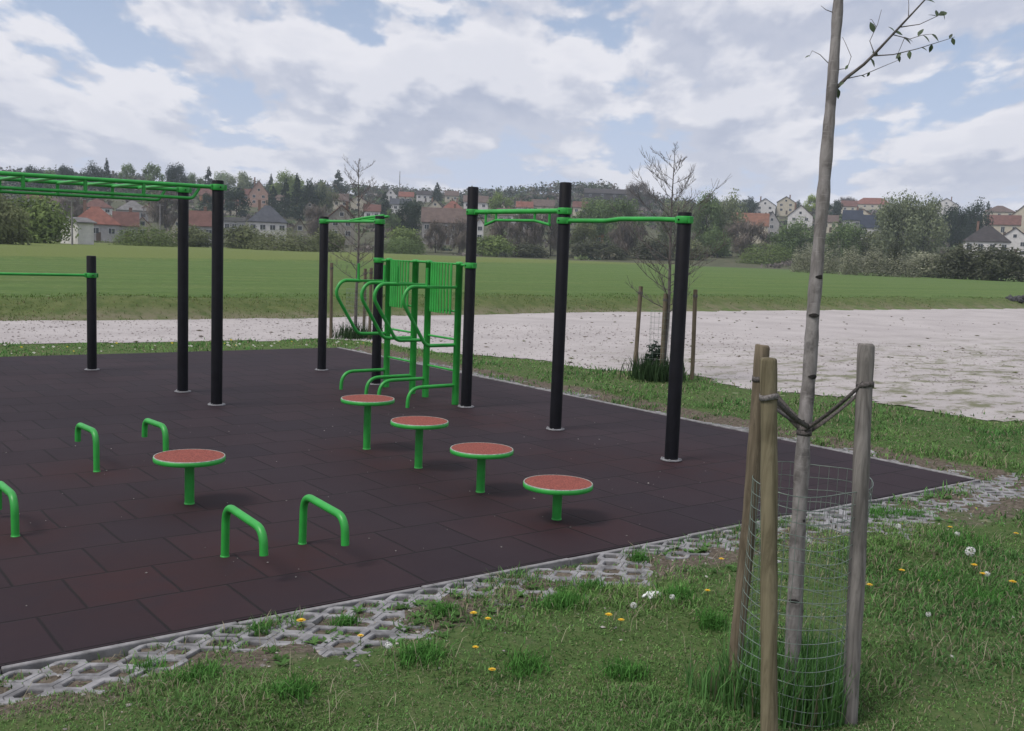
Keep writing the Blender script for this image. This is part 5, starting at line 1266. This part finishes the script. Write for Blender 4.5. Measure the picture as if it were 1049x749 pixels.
# far posts and masts
def pole(px, yt, yb, r_, name, lab, cat, arms):
    p, mpp = spot(px, yb); h = (yb-yt)*mpp; o = thing(name, lab, cat, p, math.atan2(p.y, p.x)-PI/2); mb = MB(); mb.tube([(0, 0, -1), (0, 0, h)], [r_, r_*.6], 8); mb.build('shaft', MT['pole'], o)
    for (q, w) in arms:
        a = MB(); a.box((0, 0, h*q), (w, .15, .15)); a.build('cross_arm', MT['pole'], o)
pole(409, 176, 203, .35, 'radio_mast', 'thin radio mast on the forest ridge left of the third rig post', 'mast', [(.55, 1.6), (.8, 1.2)])
pole(164, 209, 240, .22, 'utility_pole', 'grey utility pole left of the rear monkey bar post', 'utility pole', [(.95, 1.8)])
pole(74, 205, 251, .14, 'utility_pole', 'slender pole standing in front of the white shed', 'utility pole', [(.97, 1.0)])
pole(904, 194, 218, .12, 'antenna_mast', 'thin antenna above the wide red roofed building', 'antenna', [(.9, 1.2)])
# stone heap at the bank
p = spot(1044, 309)[0]; o = thing('stone_heap', 'small heap of dark stones on the bank at the right edge', 'stones', p)
mb = MB(); g = random.Random(5)
for i in range(26):
    c = Vector((g.gauss(0, .33), g.gauss(0, .22), abs(g.gauss(0, .10)))); s = g.uniform(.08, .17); bm = bmesh.new(); bmesh.ops.create_icosphere(bm, subdivisions=1, radius=s); vs = [v.co*g.uniform(.75, 1.15)+c for v in bm.verts]; bm.verts.index_update(); mb.add(vs, [[v.index for v in f.verts] for f in bm.faces]); bm.free()
mb.build('stones', simple('dark_stone', (.06, .06, .065), .85, .4, 6, .3), o)

# ------------------------------------------------------------------ scrub and ridge forest (uncountable)
def clumps(name, pts, hs, ws, cols, per, size):
    n = len(pts); N = n*per; k = np.repeat(np.arange(n), per); d = rng.normal(size=(N, 3)); d /= np.linalg.norm(d, axis=1)[:, None]; d[:, 2] = np.abs(d[:, 2])*1.6-.5
    rr = rng.random(N)**.45; P = pts[k]+d*rr[:, None]*np.stack([ws[k], ws[k], hs[k]*.5], -1)*(.85+.3*rng.random((N, 1))); P[:, 2] += hs[k]*.5
    nv = 1.6*d+.8*rng.normal(size=(N, 3)); nv /= np.linalg.norm(nv, axis=1)[:, None]; a = rng.normal(size=(N, 3)); a -= nv*np.sum(a*nv, 1)[:, None]; a /= np.linalg.norm(a, axis=1)[:, None]; b_ = np.cross(nv, a)
    s = (size[k]*(.5+.9*rng.random(N)))[:, None]; V = np.stack([P-a*s, P-b_*s*.6, P+a*s, P+b_*s*.6], 1).reshape(-1, 3); i = np.arange(N)*4
    C = cols[k]*(.65+.7*rng.random((N, 1)))
    me = np_mesh(name, V, np.stack([i, i+1, i+2, i+3], -1), MT['scrub'], {'col': ('FACE', C)}); return tag(link(name, me), kind='stuff')
PAL = np.array([(.055, .073, .056), (.115, .15, .085), (.155, .195, .09), (.16, .138, .13), (.135, .13, .098), (.085, .10, .072), (.18, .16, .15)])
n = 2300; r_ = np.sqrt(rng.random(n)*(690**2-236**2)+236**2); r_ = np.where((r_ < 350) & (rng.random(n) < .6), r_+330, r_); a = YAW+(rng.random(n)*2-1)*.52; x = r_*np.sin(a); y = r_*np.cos(a)
hs = 1.2+2.6*rng.random(n)*(r_/500); ws = 1.6+2.6*rng.random(n)
for (ha, hr_, hw_) in HOUSES:
    q = (np.abs(a-ha) < hw_) & (r_ < hr_+6) & (r_ > hr_-110); hs[q] *= .35
clumps('hillside_scrub', np.stack([x, y, zg(x, y)-.2], -1), hs, ws, PAL[rng.integers(0, len(PAL), n)], 34, .18+.0013*r_)
n = 1150; r_ = 690+rng.random(n)*180; a = YAW+(rng.random(n)*2-1)*.52; x = r_*np.sin(a); y = r_*np.cos(a); px = (a-YAW)
hs = 6+5*rng.random(n); ws = 3+2.2*rng.random(n)
low = (a > YAW+.22); hs = np.where(low, hs*.55, hs)
clumps('ridge_forest', np.stack([x, y, zg(x, y)-.5], -1), hs, ws, PAL[rng.choice([0, 0, 5, 1, 5, 4, 3], n)], 40, np.full(n, .95))

# ------------------------------------------------------------------ haze
HZ = MB(); HZ.box((0, 0, 44), (2300, 2300, 92)); hz = HZ.build('haze', None or bpy.data.materials.new('haze_air')); tag(hz, kind='stuff')
m = hz.data.materials[0]; m.use_nodes = True; t = m.node_tree; t.nodes.remove(t.nodes['Principled BSDF']); pv = t.nodes.new('ShaderNodeVolumePrincipled')
pv.inputs['Color'].default_value = (.80, .88, 1.0, 1); pv.inputs['Density'].default_value = .00025; pv.inputs['Anisotropy'].default_value = .1
t.links.new(pv.outputs[0], [q for q in t.nodes if q.type == 'OUTPUT_MATERIAL'][0].inputs['Volume'])
